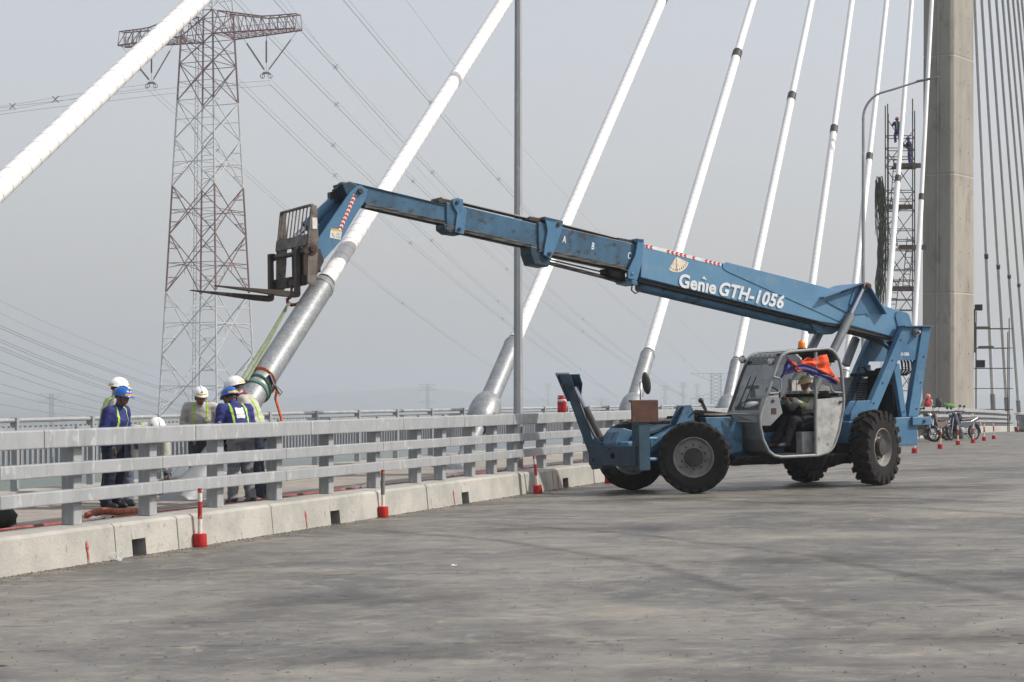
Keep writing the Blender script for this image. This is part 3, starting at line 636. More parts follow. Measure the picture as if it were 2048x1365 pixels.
# --- engine side, exhaust and hoses
mb = MB(); mb.prism([(-1.7,2.03),(-3.32,2.03),(-3.32,1.05),(-1.7,1.05)], -1.1, -.36); T(mb, 'engine_hood', M['white_panel'], bevel=.02)
mb = MB()
for i in range(11):
    for j in range(10):
        x = -2.78-.036*i-(.018 if j % 2 else 0); z = 1.6+.034*j
        if x < -3.17+(.1 if j < 3 else 0): continue
        mb.lathe([(0,.0135),(.006,.0135)], (x,-.362,z), (0,1,0), 8)
tag(T(mb, 'vent_holes', M['matte_black']), kind='stuff')
mb = MB(); mb.box(-3.4,-3.0,-.3,.22,1.2,2.05); mb.box(-3.3,-2.5,-.25,.2,1.0,1.4); mb.tube((-3.1,.2,1.9),(-3.1,.2,1.3),.12); T(mb, 'engine', M['matte_black'], bevel=.04)
mb = MB()
mb.path([(-2.45,.1,2.05),(-2.5,.1,2.2),(-2.62,.1,2.22),(-2.7,.1,2.1)], .022, 6); mb.path([(-2.85,.1,2.05),(-2.9,.12,2.16),(-3.05,.12,2.18),(-3.15,.1,2.08)], .03, 6); mb.box(-3.0,-2.75,0,.15,2.08,2.15)
mb.box(-3.3,-2.6,-.3,.1,2.04,2.1); T(mb, 'valve_block', M['matte_black'], smooth=True)
mb = MB(); mb.lathe([(0,.05),(.02,.086),(.6,.086),(.62,.05)], (-2.646,-.5,2.252), Vector((-.271,0,.538)), 20); T(mb, 'exhaust_silencer', M['galv_dull'], smooth=True)
for k in range(4):
    mb = MB(); a = -3.33-.06*k; mb.path([(a+.12,.2,2.08),(a-.03,.22,2.05),(a-.12-.02*k,.23,2.14),(a-.11-.02*k,.23,2.3),(a-.02,.2,2.5),(a+.2,.15,2.7)], .018, 6); T(mb, 'hose', M['hose'], smooth=True)
for k in range(3):
    mb = MB(); mb.path([(-2.3,.1-.06*k,2.92-.02*k),(-2.7,.1-.06*k,2.8),(-3.0,.1-.06*k,2.72),(-3.3,.1-.06*k,2.5+.05*k)], .024, 6); T(mb, 'hose', M['hose'], smooth=True)

# --- boom
base = [(2.42,4.452),(-1.5,3.736),(-2.954,3.397),(-3.4,3.29),(-3.58,3.23),(-3.72,2.86),(-3.62,2.71),(-3.337,2.755),(-2.198,2.985),(-1.483,3.07),(2.46,3.84)]
mb = MB(); mb.prism(base, -.25, .25); T(mb, 'base_section', M['blue_boom'], bevel=.012)
mb = MB(); mb.prism([(.707,4.112),(.69,4.02),(.581,3.965),(-1.979,3.055),(-2.3,2.985),(-3.317,2.765),(-3.5,2.9),(-3.5,3.25),(-2.954,3.4),(-1.5,3.742),(.62,4.148)], .25, .262); T(mb, 'side_plate', M['blue_boom'], bevel=.004)
mir([(-3.29,3.262),(-3.255,3.185),(-3.351,2.85),(-3.6,2.7),(-3.72,2.86),(-3.6,3.2),(-3.55,3.255),(-3.334,3.29)], .264, .285, 'pivot_plate', M['blue'], bevel=.006)
for x, z in ((-2.616,3.215),(-1.943,3.365)): disc('boss', M['blue'], x, .262, z, .048, .012)
mb = MB(); mb.path([(2.37,0,3.70),(-1.63,0,2.95)], .098, 20); T(mb, 'extension_cylinder', M['blue_worn'], smooth=True)
mb = MB(); mb.prism([(2.45,3.84),(-1.7,3.04),(-1.7,2.98),(2.45,3.77)], -.16, .16); T(mb, 'gap_shade_strip', M['black'])  # black strip painting the shade in the gap above the cylinder
mb = MB(); mb.prism([(-1.35,3.04),(-1.5,2.86),(-1.85,2.84),(-2.15,2.97),(-2.2,3.02)], -.14, .14); T(mb, 'cylinder_mount', M['blue_worn'], bevel=.01)
mb = MB(); mb.prism([(2.2,3.86),(-3.2,2.79),(-3.2,2.74),(-1.6,3.03),(2.2,3.8)], .12, .235); T(mb, 'wear_rail', M['brown_steel'])
# triangular lift bracket
mb = MB(); tri = [(-1.471,3.526),(-2.396,3.802),(-2.56,3.76),(-2.966,3.223)]
for a, c in zip(tri[:-1], tri[1:]):
    n = Vector((-(c[1]-a[1]), c[0]-a[0])).normalized()*-.018
    if n.y > 0: n = -n
    mb.prism([a, c, (c[0]+n.x, c[1]+n.y), (a[0]+n.x, a[1]+n.y)], -.4, .4)
T(mb, 'lift_bracket_flange', M['blue'], bevel=.003)
mb = MB(); mb.prism([(-1.6,3.45),(-2.4,3.78),(-2.55,3.74),(-2.9,3.25),(-2.2,3.2)], -.28, .28); T(mb, 'lift_bracket', M['blue'])
mb = MB(); mb.prism([(-2.28,3.72),(-2.42,3.76),(-2.25,3.37),(-2.14,3.4)], .28, .3); T(mb, 'stiffener', M['blue'])
for s in (1,-1):
    y = .36*s
    mb = MB(); mb.tube((-2.47,y*.93,3.735),(-2.1,y,3.17),.042,n=16); T(mb, 'lift_rod', M['chrome'], smooth=True)
    mb = MB(); mb.path([(-2.14,y,3.21),(-2.12,y,3.18),(-2.12,y,3.18),(-1.0,y,1.45)], [.06,.06,.082,.082], 20); T(mb, 'lift_cylinder', M['galv_dull'], smooth=True)
    mb = MB(); mb.lathe([(-.07,.07),(.07,.07)], (-2.48,y*.95,3.745), (0,1,0), 20); T(mb, 'rod_eye', M['grey_cab'], smooth=True)
mb = MB(); mb.lathe([(-.46,.055),(.455,.055),(.46,.048)], (-2.5,0,3.74), (0,1,0), 24); T(mb, 'lift_pin', M['rust'], smooth=True)
# telescoping sections
def section(name, top0, top1, bot0, bot1, hw, m):
    mb = MB(); mb.prism([top1, top0, bot0, bot1], -hw, hw); T(mb, name, m, bevel=.01)
    mb = MB(); k = .045
    mb.prism([bot0, bot1, (bot1[0], bot1[1]-k), (bot0[0], bot0[1]-k)], -hw*.98, -hw*.55); mb.prism([bot0, bot1, (bot1[0], bot1[1]-k), (bot0[0], bot0[1]-k)], hw*.55, hw*.98); T(mb, 'slide_bar', M['steel_bar'])
    mb = MB(); mb.prism([(bot0[0], bot0[1]+.012),(bot1[0], bot1[1]+.012),(bot1[0], bot1[1]-.006),(bot0[0], bot0[1]-.006)], hw*.9, hw+.012); T(mb, 'slide_lip', M['steel_bar'])
section('second_section', (2.3,4.395), (4.5,4.77), (2.3,3.95), (4.5,4.305), .21, M['blue_worn'])
section('third_section', (4.1,4.665), (6.25,5.055), (4.1,4.285), (6.25,4.66), .175, M['blue_worn'])
section('fly_section', (5.9,4.935), (8.0,5.32), (5.9,4.67), (7.72,4.98), .145, M['blue_worn'])
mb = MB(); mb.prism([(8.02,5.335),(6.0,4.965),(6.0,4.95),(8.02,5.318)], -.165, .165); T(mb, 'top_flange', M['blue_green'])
mir([(2.517,4.519),(2.402,4.511),(2.42,4.3),(2.45,4.1),(2.559,3.775),(2.748,3.815),(2.745,3.95),(2.587,4.225)], .25, .285, 'front_collar', M['blue'], bevel=.006)
mb = MB(); mb.prism([(2.53,4.53),(2.4,4.52),(2.4,4.44),(2.53,4.46)], -.285, .285); mb.prism([(2.745,3.82),(2.5,3.775),(2.5,3.7),(2.7,3.74)], -.2, .2); T(mb, 'collar_bridge', M['blue'], bevel=.006)
disc('bolt', M['blue'], 2.66, .285, 3.9, .03, .012)
mb = MB(); mb.path([(2.56,.12,3.72),(2.58,.12,3.62),(2.5,.12,3.56),(2.41,.12,3.6),(2.4,.12,3.72)], .014, 6); T(mb, 'lifting_eye', M['brown_steel'], smooth=True)
mb = MB(); mb.prism([(3.08,4.0),(3.05,3.84),(2.72,3.76),(2.72,3.95)], -.17, .17); T(mb, 'wear_pad_holder', M['matte_black'], bevel=.03)
mb = MB(); mb.prism([(2.85,4.545),(2.85,4.5),(2.5,4.43),(2.5,4.5)], -.15, .15); T(mb, 'wear_pad_holder', M['black'])
collA = [(4.388,4.854),(4.037,4.79),(4.051,4.64),(4.15,4.4),(4.253,4.187),(4.297,4.13),(4.424,4.202),(4.4,4.35),(4.34,4.614),(4.36,4.72)]
mir(collA, .205, .245, 'middle_collar', M['blue'], bevel=.006)
mb = MB(); mb.prism([(4.39,4.865),(4.03,4.798),(4.03,4.735),(4.39,4.80)], -.245, .245); T(mb, 'collar_bridge', M['blue_worn'], bevel=.005)
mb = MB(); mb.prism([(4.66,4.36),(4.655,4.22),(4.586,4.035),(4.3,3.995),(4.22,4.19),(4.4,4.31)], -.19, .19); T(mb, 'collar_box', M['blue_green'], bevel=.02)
mb = MB(); mb.prism([(4.62,4.87),(4.66,4.80),(4.38,4.74),(4.38,4.84)], -.15, .15); T(mb, 'wear_pad_holder', M['brown_steel'], bevel=.01)
for x, z in ((4.12,4.735),(4.31,4.22)): disc('bolt', M['brown_steel'], x, .245, z, .036, .03, n=6)
collB = [(6.15,5.11),(6.05,5.135),(5.945,5.109),(5.948,4.99),(5.878,4.92),(5.947,4.517),(6.109,4.549),(6.1,4.66),(6.062,4.877),(6.14,5.0)]
mir(collB, .17, .205, 'outer_collar', M['blue'], bevel=.006)
mb = MB(); mb.prism([(6.3,4.7),(6.3,4.6),(6.2,4.535),(5.95,4.51),(5.95,4.6),(6.1,4.67)], -.17, .17); T(mb, 'collar_box', M['blue_green'], bevel=.02)
mb = MB(); mb.tube((6.34,-.15,5.09),(6.34,.15,5.09),.05); mb.prism([(6.36,5.13),(6.1,5.09),(6.1,5.03),(6.36,5.05)], -.12, .12); T(mb, 'chain_roller', M['brown_steel'], smooth=True)
for x, z in ((6.06,5.055),(6.03,4.6)): disc('bolt', M['brown_steel'], x, .205, z, .034, .03, n=6)
for y in (-.05,.06):
    mb = MB(); mb.path([(6.3,y,5.12),(5.95,y,5.075),(4.55,y,4.825)], .02, 6); T(mb, 'boom_chain', M['hose'], smooth=True)
    mb = MB(); mb.path([(4.1,y,4.78),(3.3,y,4.63),(2.6,y,4.495)], .022, 6); T(mb, 'boom_chain', M['hose'], smooth=True)
mb = MB(); mb.path([(4.45,.0,4.13),(2.5,0,3.735)], .034, 12); T(mb, 'extension_rod', M['steel_bar'], smooth=True)
mb = MB(); mb.path([(4.2,.08,4.13),(2.6,.08,3.83)], .014, 6); T(mb, 'hose', M['hose'], smooth=True)
# gooseneck head
hp = [(7.923,5.254),(7.85,5.27),(7.728,5.198),(7.74,5.1),(7.791,4.997),(7.972,4.738),(8.214,4.353),(8.568,3.985),(8.62,4.0),(8.66,4.1),(8.64,4.344),(8.043,5.15)]
mir(hp, .2, .245, 'gooseneck_plate', M['blue'], bevel=.006)
mb = MB(); mb.prism([(8.17,5.3),(8.0,5.33),(7.7,5.2),(7.8,4.98),(8.0,4.9)], -.2, .2); T(mb, 'gooseneck_head', M['blue_green'], bevel=.015)
mb = MB(); mb.prism([(8.02,4.76),(8.2,4.45),(8.6,4.02),(8.66,4.12),(8.3,4.6)], -.2, .2); T(mb, 'gooseneck_web', M['blue_worn'], bevel=.01)
mb = MB(); mb.tube((8.05,-.28,5.1),(8.62,-.28,4.6),.1,n=20); T(mb, 'tilt_cylinder', M['blue'], smooth=True)
mb = MB(); mb.tube((8.6,-.28,4.62),(8.82,-.28,4.43),.045,n=14); T(mb, 'tilt_rod', M['chrome'], smooth=True)
mb = MB(); mb.box(8.02,8.2,-.35,-.2,5.0,5.2); T(mb, 'cylinder_bracket', M['blue_green'], bevel=.01)
for k in range(3):
    mb = MB(); mb.path([(7.95,-.05+.05*k,5.3),(8.1,-.05+.05*k,5.32),(8.22,-.05+.06*k,5.2),(8.15,-.1+.05*k,5.0)], .022, 6); T(mb, 'hose', M['hose'], smooth=True)
disc('head_pin', M['brown_steel'], 7.868, .245, 5.169, .045, .05)
mb = MB(); mb.lathe([(-.27,.06),(.27,.06)], (8.62,0,4.02), (0,1,0), 16); T(mb, 'carriage_pivot', M['galv_dull'], smooth=True)

# --- fork carriage
def cheek(dx): return [(8.85+dx,4.886),(8.755+dx,4.876),(8.735+dx,4.333),(8.76+dx,3.993),(8.80+dx,3.583),(8.94+dx,3.61),(8.93+dx,4.0),(8.92+dx,4.3)]
for y0, y1 in ((.5,.545),(-.86,-.82)):
    mb = MB(); mb.prism(cheek(0), y0, y1); T(mb, 'carriage_cheek', M['dirty_steel'], bevel=.004)
mb = MB(); mb.box(8.80,8.86,-.82,.52,4.87,4.905); T(mb, 'guard_top_bar', M['dirty_steel'], bevel=.004)
for k in range(9):
    y = -.76+.155*k; mb = MB(); mb.beam((8.9,y,4.4),(8.83,y,4.88),.012,.03,(0,1,0)); T(mb, 'guard_bar', M['dirty_steel'])
mb = MB(); mb.prism([(8.88,4.24),(8.94,4.24),(8.92,4.42),(8.86,4.42)], -.86, .5); T(mb, 'guard_plate', M['dirty_steel'], bevel=.004)
mb = MB(); mb.tube((8.97,-.95,4.13),(8.97,.6,4.13),.04,n=14); T(mb, 'fork_shaft', M['brown_steel'], smooth=True)
mb = MB(); mb.box(8.9,8.98,-.95,.42,3.6,3.77); T(mb, 'lower_bar', M['brown_steel'], bevel=.008)
for y in (-.18,.08,.3):
    mb = MB(); mb.prism([(8.92,4.26),(8.62,4.2),(8.56,4.0),(8.7,3.75),(8.92,3.7)], y, y+.035); T(mb, 'pivot_plate', M['brown_steel'], bevel=.004)
mb = MB(); mb.box(8.6,8.8,-.12,.3,3.82,4.2); T(mb, 'pivot_block', M['matte_black'], bevel=.02)
for y in (.24,-.93):
    f_ = empty('fork'); f_.parent = tele
    mb = MB(); mb.prism([(8.99,4.2),(9.055,4.2),(9.06,3.44),(8.99,3.44)], y, y+.13); mb.lathe([(0,.065),(.13,.065)], (8.99,y,4.14), (0,1,0), 12); T(mb, 'shank', M['brown_steel'], f_, bevel=.006)
    mb = MB(); mb.prism([(9.0,3.44),(9.06,3.50),(10.42,3.585),(10.42,3.575),(9.3,3.425),(9.05,3.405),(9.01,3.415)], y, y+.13); o_ = T(mb, 'blade', M['brown_steel'], f_, bevel=.006)
disc('shaft_nut', M['rust'], 8.86, .545, 4.17, .05, .06, n=6)
disc('nut_washer', M['brown_steel'], 8.86, .545, 4.17, .1, .012)
mb = MB(); mb.box(8.76,8.84,.546,.549,4.5,4.68); T(mb, 'warning_label', M['sign_white'])

# --- chevrons, dial, warning label, lettering
def chev_band(p0, p1, w, n, y, name, skip=()):
    a = Vector((p0[0],0,p0[1])); b = Vector((p1[0],0,p1[1])); d = (b-a)/n; u = d.normalized(); v = Vector((-u.z,0,u.x))*w/2
    mb = MB(); q = [a-v, b-v, b+v, a+v]; mb.prism([(p.x,p.z) for p in q], y, y+.002); band = T(mb, name, M['sign_white'])
    for k in range(n):
        if k in skip: continue
        c = a+d*k; e = d*.52; t = d*.3; mb = MB()
        mb.prism([(p.x,p.z) for p in (c-v+t, c+t*0, c+v+t, c+v+t+e, c+e, c-v+t+e)], y+.002, y+.0035); T(mb, 'red_chevron', M['sign_red'], band)
chev_band((2.36,4.405), (.73,4.098), .058, 18, .2505, 'chevron_tape', (2,3,4,10,12,13))
chev_band((7.955,5.108), (8.235,4.525), .062, 9, .2455, 'chevron_tape')
mb = MB(); mb.prism([(8.394,4.546),(8.201,4.524),(8.223,4.362),(8.416,4.393)], .2455, .247); lb = T(mb, 'warning_label', M['sign_white'])
mb = MB(); mb.prism([(8.392,4.545),(8.202,4.523),(8.206,4.495),(8.396,4.517)], .247, .2482); T(mb, 'label_header', M['sign_yellow'], lb)
for k in range(4):
    mb = MB(); z = 4.47-.022*k; mb.prism([(8.30,z+.002),(8.226,z-.006),(8.227,z-.01),(8.301,z-.002)], .247, .2482); T(mb, 'label_print', M['black'], lb)
mb = MB(); pts = [(8.375,4.47),(8.36,4.43),(8.33,4.4)]; mb.path([(x,.248,z) for x, z in pts], .004, 4); T(mb, 'label_print', M['black'], lb)
mb = MB(); cx_, cz_ = 1.703, 4.226; ra = .285; a0, a1 = R(235), R(338)
arc = [(cx_+ra*math.cos(math.pi-t)*1, cz_+ra*math.sin(t)) for t in [a0+(a1-a0)*i/14 for i in range(15)]]
arc = [(cx_-(x-cx_)*-1, z) for x, z in arc]
mb.prism([(cx_,cz_)]+arc, .2505, .2535); dial = T(mb, 'angle_dial', M['gauge'])
mb = MB(); mb.box(cx_-.004,cx_+.004,.2535,.256,cz_-.25,cz_); T(mb, 'needle', M['black'], dial)
for i in range(9):
    t = a0+(a1-a0)*(i+.5)/9; mb = MB(); q = lambda r_: (cx_+r_*math.cos(math.pi-t), .254, cz_+r_*math.sin(t)); mb.beam(q(.22), q(.26), .012, .002, (0,1,0)); T(mb, 'tick', M['black'], dial)
def text(s, size, x, y, z, ang, m, name, parent=None, shear=0, bold=0., spacing=1., sx=1.):
    cu = bpy.data.curves.new(name, 'FONT'); cu.body = s; cu.size = size; cu.shear = shear; cu.offset = bold; cu.space_character = spacing; cu.extrude = .0012; cu.materials.append(m); cu.resolution_u = 4
    tmp = bpy.data.objects.new(name, cu); col.objects.link(tmp); me = bpy.data.meshes.new_from_object(tmp.evaluated_get(bpy.context.evaluated_depsgraph_get())); bpy.data.objects.remove(tmp)
    o = bpy.data.objects.new(name, me); col.objects.link(o); o.parent = parent or tele
    c, s_ = math.cos(ang), math.sin(ang)
    X = Vector((-c,0,-s_)); Zv = Vector((-s_,0,c)); Y = Zv; Nn = Vector((0,1,0))
    o.matrix_local = Matrix(((X.x*sx,Y.x,Nn.x,x),(X.y*sx,Y.y,Nn.y,y),(X.z*sx,Y.z,Nn.z,z),(0,0,0,1)))
    return o
ba = math.atan(.17)
lg_ = text('Gen\u0131e', .33, 1.68, .2635, 3.695, math.atan(.165), M['letter'], 'boom_lettering', bold=.011, sx=1.0, spacing=1.03)
mb = MB(); mb.prism([(1.165,3.835),(1.06,3.815),(1.12,3.885)], .2635, .2655); T(mb, 'boom_lettering', M['letter'])
text('GTH-1056', .335, .83, .2635, 3.56, math.atan(.172), M['letter'], 'boom_lettering', shear=.2, bold=.012, spacing=1.06, sx=.95)
for s_, x, z in (('A',4.03,4.43),('B',3.45,4.325),('C',2.71,4.175)): text(s_, .17, x, .2115, z, ba, M['letter'], 'section_letter', sx=.6, bold=.004)
text('GTH-1056', .085, -3.14, .4615, 2.42, 0, M['letter'], 'frame_lettering', shear=.2, bold=.003, sx=.75)

# --- cab
loop = [(.165,.592),(.325,.621),(.444,.706),(.558,.913),(.613,1.143),(.62,1.257),(.6,1.38),(.576,1.436),(.206,2.265),(.122,2.396),(.04,2.45),(-.062,2.478),(-.904,2.534),(-1.0,2.51),(-1.09,2.44),(-1.169,2.324),(-1.217,2.14),(-1.256,1.605),(-1.242,1.454),(-1.138,1.055),(-1.06,.86),(-1.005,.758),(-.94,.69),(-.857,.646),(-.65,.602)]
YN, YF = 1.2, .2
def strip(idx, y0, y1, th=.012, off=0.):
    mb = MB(); rows = []
    c = Vector((-.3, 1.5))
    for y in (y0, y1):
        rows.append([(loop[i][0], y, loop[i][1]) for i in idx])
    mb.sheet(rows); return mb
cab = empty('cab'); cab.parent = tele
for y in (YN, YF):
    mb = MB(); mb.path([(x,y,z) for x, z in loop], .031, 10, closed=True); T(mb, 'cab_frame', M['grey_frame'], cab, smooth=True)
T(strip([8,9,10,11], YF, YN), 'roof_glass', M['dark_glass'], cab, solid=.012)
for k in range(5):
    y = .34+.15*k; mb = MB(); mb.path([(.17,y,2.335),(.1,y-.05,2.42),(-.0,y-.1,2.472)], .016, 5, flat=(1,.25)); T(mb, 'roof_louvre', M['grey_cab'], cab)
T(strip([11,12,13,14,15], YF, YN), 'roof', M['grey_cab'], cab, solid=.03)
T(strip([7,8], YF+.03, YN-.03), 'windscreen', M['glass'], cab, solid=.006)
T(strip([7,6,5,4,3,2,1,0], YF, YN), 'nose_panel', M['grey_cab'], cab, solid=.02)
T(strip([0,24,23,22], YF, YN), 'cab_floor', M['grey_cab'], cab, solid=.02)
T(strip([22,21,20,19,18,17], YF, YN), 'rear_panel', M['grey_cab'], cab, solid=.02)
T(strip([17,16,15], YF+.03, YN-.03), 'rear_window', M['glass'], cab, solid=.006)
mb = MB(); mb.prism([(.6,1.42),(.62,1.25),(.55,.92),(.44,.71),(.16,.6),(-.65,.61),(-.9,.66),(-1.13,1.05),(-1.24,1.46),(-1.25,1.6)], .185, .2); T(mb, 'side_panel', M['black'], cab)
mb = MB(); mb.prism([(.576,1.436),(.22,2.23),(.0,2.44),(-.9,2.5),(-1.16,2.28),(-1.25,1.6)], .19, .196); T(mb, 'side_window', M['side_glass'], cab)
mb = MB(); ins = lambda i: (-.3+(loop[i][0]+.3)*.95, 1.5+(loop[i][1]-1.5)*.95)
mb.sheet([[(ins(i)[0], y, ins(i)[1]) for i in (7,6,5,4,3,2,1,0,24,23,22,21,20,19,18,17)] for y in (.24,1.14)]); T(mb, 'shade_liner', M['shade_liner'], cab, solid=.01)  # added inner sheet, coloured dark to paint in the cab's shade
mb = MB(); mb.sheet([[(ins(i)[0], y, ins(i)[1]) for i in (11,12,13,14,15)] for y in (.24,1.14)]); T(mb, 'roof_shade_sheet', M['shade_liner'], cab, solid=.01)
mb = MB(); mb.prism([(-.63,1.613),(-1.25,1.647),(-1.242,1.454),(-1.138,1.055),(-1.06,.86),(-1.005,.758),(-.94,.69),(-.857,.646),(-.6,.61)], 1.195, 1.21); dr = T(mb, 'door', M['white_panel'], cab, bevel=.003)
mb = MB(); mb.box(-1.2,-1.15,1.21,1.24,1.54,1.58); T(mb, 'latch', M['black'], dr)
mb = MB(); mb.path([(-.64,1.2,2.47),(-.60,1.2,.62)], .033, 10); T(mb, 'door_post', M['grey_cab'], cab, smooth=True)
mb = MB(); mb.prism([(.45,1.69),(.11,1.692),(.026,1.378),(.304,1.153),(.54,1.156),(.6,1.3),(.52,1.5)], 1.04, 1.08); cs = T(mb, 'door_console', M['grey_cab'], cab, bevel=.01)
disc('button', M['black'], .24, 1.08, 1.6, .03, .02, cs); mb = MB(); mb.box(.17,.28,1.08,1.085,1.36,1.47); T(mb, 'label', M['rust'], cs)
mb = MB(); mb.prism([(.5,1.5),(.18,1.66),(.08,1.45),(.25,1.2),(.56,1.1)], .25, 1.0); T(mb, 'dashboard', M['matte_black'], cab, bevel=.03)
mb = MB(); mb.tube((.15,.72,1.55),(-.03,.72,1.74),.025); mb.path([(-.03+.11*math.cos(t)*.6,.72+.19*math.sin(t),1.745+.19*math.cos(t)*.55) for t in [2*math.pi*i/24 for i in range(24)]], .014, 6, closed=True); T(mb, 'steering_wheel', M['black'], cab, smooth=True)
mb = MB(); mb.box(-1.05,-.5,.5,.95,1.08,1.2); mb.prism([(-1.0,1.15),(-1.14,1.15),(-1.2,1.75),(-1.1,1.78)], .5, .95); T(mb, 'seat', M['black'], cab, bevel=.04)
mb = MB(); mb.box(-.72,-.42,.85,1.05,.62,1.03); T(mb, 'seat_box', M['white_panel'], cab, bevel=.015)
mb = MB(); mb.box(-1.1,-.45,.45,.9,.62,1.06); T(mb, 'seat_base', M['matte_black'], cab)
mb = MB(); mb.box(-1.22,-.68,.22,1.1,1.66,1.72); T(mb, 'rear_shelf', M['matte_black'], cab)
for x in (-.86,-.98):
    mb = MB(); mb.box(x-.05,x+.05,.23,.24,1.78,1.98); T(mb, 'sticker', M['sign_white'], cab)
for pts in ([(.33,1.25,2.03),(.2,1.25,2.0),(.18,1.25,1.9),(.185,1.25,1.8),(.25,1.25,1.74),(.43,1.25,1.735)], [(-.932,1.23,1.875),(-.95,1.25,1.78),(-1.02,1.25,1.735),(-1.2,1.22,1.73)]):
    mb = MB(); mb.path(pts, .016, 8); T(mb, 'grab_rail', M['grey_cab'], cab, smooth=True)
for y, x, z in ((1.16,.335,2.307),(.16,.246,2.37)):
    lm_ = MB(); lm_.lathe([(-.06,.03),(-.03,.07),(.0,.075),(.012,.07)], (x,y,z), (1,.25,-.05), 18); lo_ = T(lm_, 'work_lamp', M['black'], cab, smooth=True)
    mb = MB(); mb.lathe([(.008,.066),(.02,.05),(.024,.001)], (x,y,z), (1,.25,-.05), 18, False); T(mb, 'lamp_lens', M['lens'], lo_, smooth=True)
mb = MB(); mb.lathe([(0,.085),(.02,.085),(.025,.07)], (-.861,.5,2.545), (0,0,1), 20); bc = T(mb, 'beacon_base', M['black'], cab, smooth=True)
mb = MB(); mb.lathe([(0,.07),(.06,.072),(.11,.06),(.14,.035),(.15,.001)], (-.861,.5,2.568), (0,0,1), 20, False); T(mb, 'beacon', M['beacon'], bc, smooth=True)
for y in (.45,.62):
    mb = MB(); mb.path([(.58,y,1.46),(.42,y+.03,1.8),(.3,y+.05,2.05)], .012, 5); T(mb, 'wiper', M['black'], cab)
for k in range(3):
    mb = MB(); mb.path([(.6,.23+.02*k,1.45),(.47,.22+.03*k,1.75),(.3,.21+.02*k,2.12),(.22,.22+.02*k,2.26)], .011, 5); T(mb, 'cable', M['hose'], cab)
# black tarpaulin skirt under the cab
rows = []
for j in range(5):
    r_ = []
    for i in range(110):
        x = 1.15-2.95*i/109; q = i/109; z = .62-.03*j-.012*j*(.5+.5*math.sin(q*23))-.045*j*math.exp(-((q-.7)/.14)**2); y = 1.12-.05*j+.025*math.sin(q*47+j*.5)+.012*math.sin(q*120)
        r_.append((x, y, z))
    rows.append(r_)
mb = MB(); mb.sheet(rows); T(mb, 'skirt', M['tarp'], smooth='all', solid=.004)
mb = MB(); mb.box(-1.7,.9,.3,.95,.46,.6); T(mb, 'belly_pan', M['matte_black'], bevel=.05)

# --- stabilisers at the front
mb = MB(); mb.box(2.78,3.02,-.75,.85,.5,.86); T(mb, 'stabiliser_beam', M['blue_green'], bevel=.012)
mb = MB(); mb.lathe([(0,.055),(.02,.055),(.02,.035),(.0,.03)], (3.02,.1,.68), (1,0,0), 16); T(mb, 'beam_hole', M['matte_black'], smooth=True)
s1 = empty('stabiliser'); s1.parent = tele
mb = MB(); mb.box(2.76,2.99,.70,.93,.43,1.3); T(mb, 'arm', M['blue_green'], s1, bevel=.012)
mb = MB(); mb.box(2.6,3.14,.93,.965,1.27,1.65); T(mb, 'foot_plate', M['rust'], s1, bevel=.006)
mb = MB(); mb.box(2.6,3.14,.86,.93,1.62,1.66); T(mb, 'foot_flange', M['dirty_steel'], s1, bevel=.004)
for z in (.62,.98):
    mb = MB(); mb.tube((2.55,.8,z),(2.76,.8,z),.035,n=10); T(mb, 'pin', M['blue'], s1, smooth=True)
s2 = empty('stabiliser'); s2.parent = tele
def yz(pts, x0, x1): return MB().prismv([(x0,y,z) for y, z in pts], (x1-x0,0,0))
for x0 in (2.8,2.98): T(yz([(-.3,.9),(-.28,.45),(-.65,.42),(-.75,.55),(-.62,.95),(-.5,1.02)], x0, x0+.035), 'pivot_plate', M['blue_green'], s2, bevel=.005)
T(yz([(-.45,.62),(-.70,.50),(-1.62,1.86),(-1.50,1.96),(-1.35,1.93)], 2.85, 2.97), 'arm', M['blue_green'], s2, bevel=.01)
mb = MB(); mb.tube((2.915,-.42,.92),(2.915,-.98,1.52),.06,n=14); T(mb, 'cylinder', M['hub'], s2, smooth=True)
mb = MB(); mb.tube((2.915,-.95,1.5),(2.915,-1.36,1.9),.032,n=12); T(mb, 'rod', M['chrome'], s2, smooth=True)
mb = MB(); mb.path([(2.99,-.35,.85),(3.0,-.5,.95),(3.0,-.75,1.2),(3.0,-.98,1.52),(3.0,-1.1,1.7),(2.96,-1.2,1.72)], .016, 6); T(mb, 'hose', M['hose'], s2, smooth=True)
mb = MB(); mb.path([(2.99,-.3,.8),(3.02,-.1,.78),(3.02,.02,.82),(2.95,.1,.9)], .016, 6); T(mb, 'hose', M['hose'], s2, smooth=True)
for x0 in (2.76,2.95): T(yz([(-1.35,1.98),(-1.46,2.16),(-1.92,2.17),(-1.80,2.0),(-1.56,1.70),(-1.42,1.72)], x0, x0+.02), 'foot_cheek', M['blue_green'], s2, bevel=.004)
T(yz([(-1.95,2.18),(-1.92,2.2),(-1.50,1.68),(-1.53,1.66)], 2.72, 3.0), 'foot_plate', M['blue_green'], s2, bevel=.004)
disc('pin', M['brown_steel'], 3.02, -1.6, 1.95, .045, .03, s2, axis=(1,0,0)); disc('pin', M['brown_steel'], 3.015, -.6, .6, .04, .03, s2, axis=(1,0,0))
# mirror on a rod
mb = MB(); mb.path([(2.75,.62,1.64),(2.75,.62,1.97),(2.75,.7,1.98)], .01, 6); mi = T(mb, 'mirror_rod', M['black'], smooth=True)
mb = MB(); mb.ball((2.72,.78,1.95),.2,16,10,(.2,.38,1.0), Matrix.Rotation(R(9),3,'Y') @ Matrix.Rotation(R(60),3,'Z')); T(mb, 'mirror', M['black'], mi, smooth='all')
